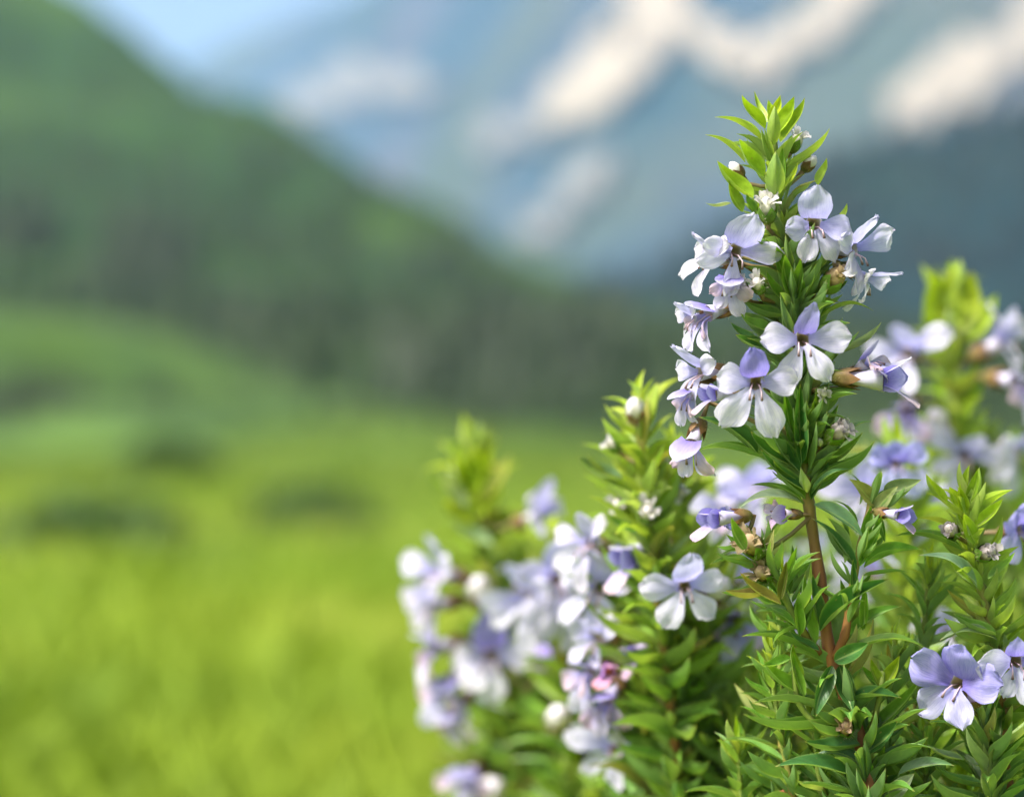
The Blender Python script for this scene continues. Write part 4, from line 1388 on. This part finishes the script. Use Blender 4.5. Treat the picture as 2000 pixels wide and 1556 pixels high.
# lower right stem with the ruffled violet flower
th, sp = sprig("short leafy stem at the lower right bearing a ruffled violet blue flower", [(1945, 1760, .505), (1938, 1600, .502), (1930, 1480, .50), (1918, 1400, .50)], (0.10, 0.515), 108, lim=200, apexage=.6, botage=1.0)
fl(th, sp, "ruffled", 1868, 1335, (-.45, .05, .85), (.35, 1, 0), d=.492, s=1.0)
fl(th, sp, "violet_bud", 1908, 1352, (.2, .5, .6), d=.494, s=.8)

# companions that fill out the left stems
for i, (lab, px, py, d, dx, fls) in enumerate((
        ("bushy soft stem on the right flank of the soft focus stem left of centre", 1312, 900, .556, 30, [("opening_head", 1330, 960, .7)]),
        ("bushy soft stem on the left flank of the soft focus stem left of centre", 1222, 930, .560, 50, [("opening_head", 1205, 985, .7), ("white_bud", 1240, 960, .6)]),
        ("blurred leafy stem just behind the drooping flower of the central stem", 1400, 985, .600, 20, [("swept", 1420, 985, .9), ("swept", 1480, 950, 1.0), ("droop", 1450, 1010, .9)]),
        ("very blurred leafy stem right of the leftmost tip", 1000, 1060, .680, 40, [("white_bud", 1020, 1110, .8), ("swept", 1015, 1175, 1.0), ("droop", 985, 1120, .8)]),
        ("very blurred pale leafy stem inside the left flower cluster", 1040, 1230, .680, 30, [("droop", 1020, 1250, .9), ("swept", 1095, 1230, .9), ("swept", 930, 1380, .8)]),
        ("very blurred leafy stem left of the leftmost flower cluster foot", 930, 1430, .670, 40, []))):
    th, sp = sprig(lab, [(px + dx + 30, 1800, d + .008), (px + dx * .6, (py + 1800) / 2, d + .005), (px + dx * .2, py + 130, d + .002), (px, py, d)], ((px + dx + 30 - 1000) * K * .5, d + .02), 600 + i,
          lim=220, apexage=.05, botage=.8, r0=.0012, r1=.0005)
    for k, fx, fy, fs in fls:
        fl(th, sp, k, fx, fy, (-.1, .2, .9), d=d - .008, s=fs)

# sharp slender side shoots close round the central stem
for i, (lab, px, py, d, dx) in enumerate((
        ("sharp slender leafy shoot left of the fork of the central stem", 1506, 1292, .506, 70),
        ("sharp slender leafy shoot right of the fork of the central stem", 1748, 1272, .507, -40),
        ("short sharp leafy shoot right below the fork of the central stem", 1588, 1398, .505, 60),
        ("sharp leafy shoot under the ruffled violet flower", 1812, 1440, .506, -30),
        ("sharp leafy shoot low at the left of the central stem foot", 1440, 1460, .520, 60),
        ("thin leafy shoot beside the brown bare stretch of the central stem", 1522, 1150, .514, 10),
        ("leafy shoot between the central stem and the sharp right stem", 1815, 1120, .515, -50))):
    sprig(lab, [(px + dx + 20, 1800, d + .006), (px + dx * .6, (py + 1800) / 2, d + .004), (px + dx * .2, py + 110, d + .002), (px, py, d)], ((px + dx + 20 - 1000) * K * .45, d + .012), 500 + i,
          lim=150, apexage=.48, botage=1.0, step=(0.0030, 0.0046), ln=(0.0090, 0.0135), r0=.0012, r1=.0005, wr=.185, tuft=.25)

# fillers: the rest of the shrub
FILL = [
    ("low blurred stem with a pale bud at the bottom left of the shrub", [(1000, 1800, .68), (960, 1600, .675), (925, 1530, .67)], (0.01, .69), [("droop", 910, 1512, (-.4, -.1, .8), 1.0), ("white_bud", 960, 1545, (.2, .3, .8), 1.6)]),
    ("blurred stem with one pale blue flower low between the left stems", [(1260, 1800, .60), (1235, 1600, .595), (1210, 1480, .59)], (0.045, .60), [("swept", 1200, 1465, (-.1, .2, .9), 1.0)]),
    ("leafy stem with a russet seed head near the bottom edge", [(1540, 1800, .545), (1525, 1640, .54), (1515, 1550, .54)], (0.07, .55), [("dry_head", 1513, 1533, (0, .2, .9), .9)]),
]
for i, (lab, pts, root, fls) in enumerate(FILL):
    th, sp = sprig(lab, pts, root, 200 + i, lim=200, apexage=.3)
    for k, px, py, f, s in fls:
        fl(th, sp, k, px, py, f, d=pts[-1][2] - .008, s=s, tint=(1.0, .4, .2) if k == "dry_head" else (1, 1, 1))

r = random.Random(77)
spots = [(1060, 1420, .66), (1130, 1480, .63), (1180, 1560, .60), (1010, 1500, .69), (1090, 1580, .64), (1290, 1480, .585), (1350, 1420, .60), (1400, 1530, .56),
         (1460, 1320, .575), (1440, 1440, .555), (1540, 1380, .58), (1500, 1230, .60), (1590, 1130, .62), (1660, 1060, .64), (1740, 1180, .60), (1780, 1300, .56),
         (1830, 1220, .58), (1700, 1290, .60), (1820, 1430, .54), (1760, 1520, .53), (1620, 1480, .56), (1940, 1180, .59), (1990, 1060, .62), (1975, 920, .66), (1840, 1080, .64),
         (1420, 1090, .62), (1400, 1240, .60), (1300, 1340, .60), (1985, 1480, .53), (1880, 1560, .52), (1480, 1560, .54), (1600, 1250, .66), (1900, 1330, .58),
         (1000, 1380, .70), (1050, 1500, .66), (1160, 1400, .66), (1230, 1420, .62), (1120, 1540, .62), (1220, 1540, .60), (1300, 1550, .57), (1340, 1500, .60), (1180, 1330, .68),
         (1440, 1010, .66), (1500, 1080, .66), (1560, 1040, .68), (1640, 1180, .64), (1700, 1130, .68), (1540, 1180, .64), (1470, 1160, .66), (1380, 1330, .64), (1420, 1370, .60),
         (1580, 1330, .62), (1660, 1390, .60), (1740, 1400, .60), (1860, 1440, .57), (1960, 1380, .58), (1930, 980, .70), (1985, 1240, .60), (1800, 1130, .66), (1700, 1480, .58), (1570, 1520, .57)]
for i, (px, py, d) in enumerate(spots):
    dx = r.uniform(-40, 70)
    pts = [(px + dx + r.uniform(10, 60), 1850, d + .01), (px + dx * .6, (py + 1850) / 2 + 30, d + .006), (px + dx * .15, py + 110, d + .002), (px, py, d)]
    root = ((px + dx + 40 - 1000) * K * d * 0.8, d + .02)
    if px < 1320:
        lab, grp = "soft focus leafy stem without flowers low in the mass under the left flower clusters", "leafy stems under the left flower clusters"
    elif px < 1720:
        lab, grp = "soft focus leafy stem in the green mass behind the sharp central stem", "leafy stems behind the central stem"
    else:
        lab, grp = "soft focus leafy stem in the green mass at the right behind the violet flower", "leafy stems at the right"
    th, sp = sprig(lab, pts, root, 300 + i, group=grp, lim=230,
                   apexage=r.uniform(.1, .5), botage=1.0, step=(0.0027, 0.0036), r0=.0014, r1=.0005, tuft=.3)
    for k in range(r.choice((0, 1, 1)) if px > 1320 and py < 1260 else 0):
        kind = r.choice(("swept", "droop", "white_bud", "white_bud", "swept", "open_star"))
        fl(th, sp, kind, px + r.uniform(-50, 50), py + r.uniform(10, 100), (r.uniform(-.7, .7), r.uniform(-.2, .5), .8), d=d - .008, s=r.uniform(.7, 1.05))

# ================================================================== HAZE
def box(name, lo, hi):
    v = [(x, y, z) for x in (lo[0], hi[0]) for y in (lo[1], hi[1]) for z in (lo[2], hi[2])]
    f = [(0, 1, 3, 2), (4, 6, 7, 5), (0, 4, 5, 1), (2, 3, 7, 6), (0, 2, 6, 4), (1, 5, 7, 3)]
    return mesh_from(name, v, f, smooth=False)
hm, n, l = new_mat("mountain_air")
pv = n.new("ShaderNodeVolumePrincipled")
pv.inputs["Color"].default_value = (0.38, 0.65, 1.0, 1)
pv.inputs["Density"].default_value = 0.42e-4
pv.inputs["Anisotropy"].default_value = 0.1
oo = n.new("ShaderNodeOutputMaterial")
l.new(pv.outputs[0], oo.inputs["Volume"])
hz = obj("haze", box("haze", (-32000, -40, -12), (32000, 33000, 2300)), hm)
tag(hz, "pale blue haze in the valley air", "haze", kind="stuff")
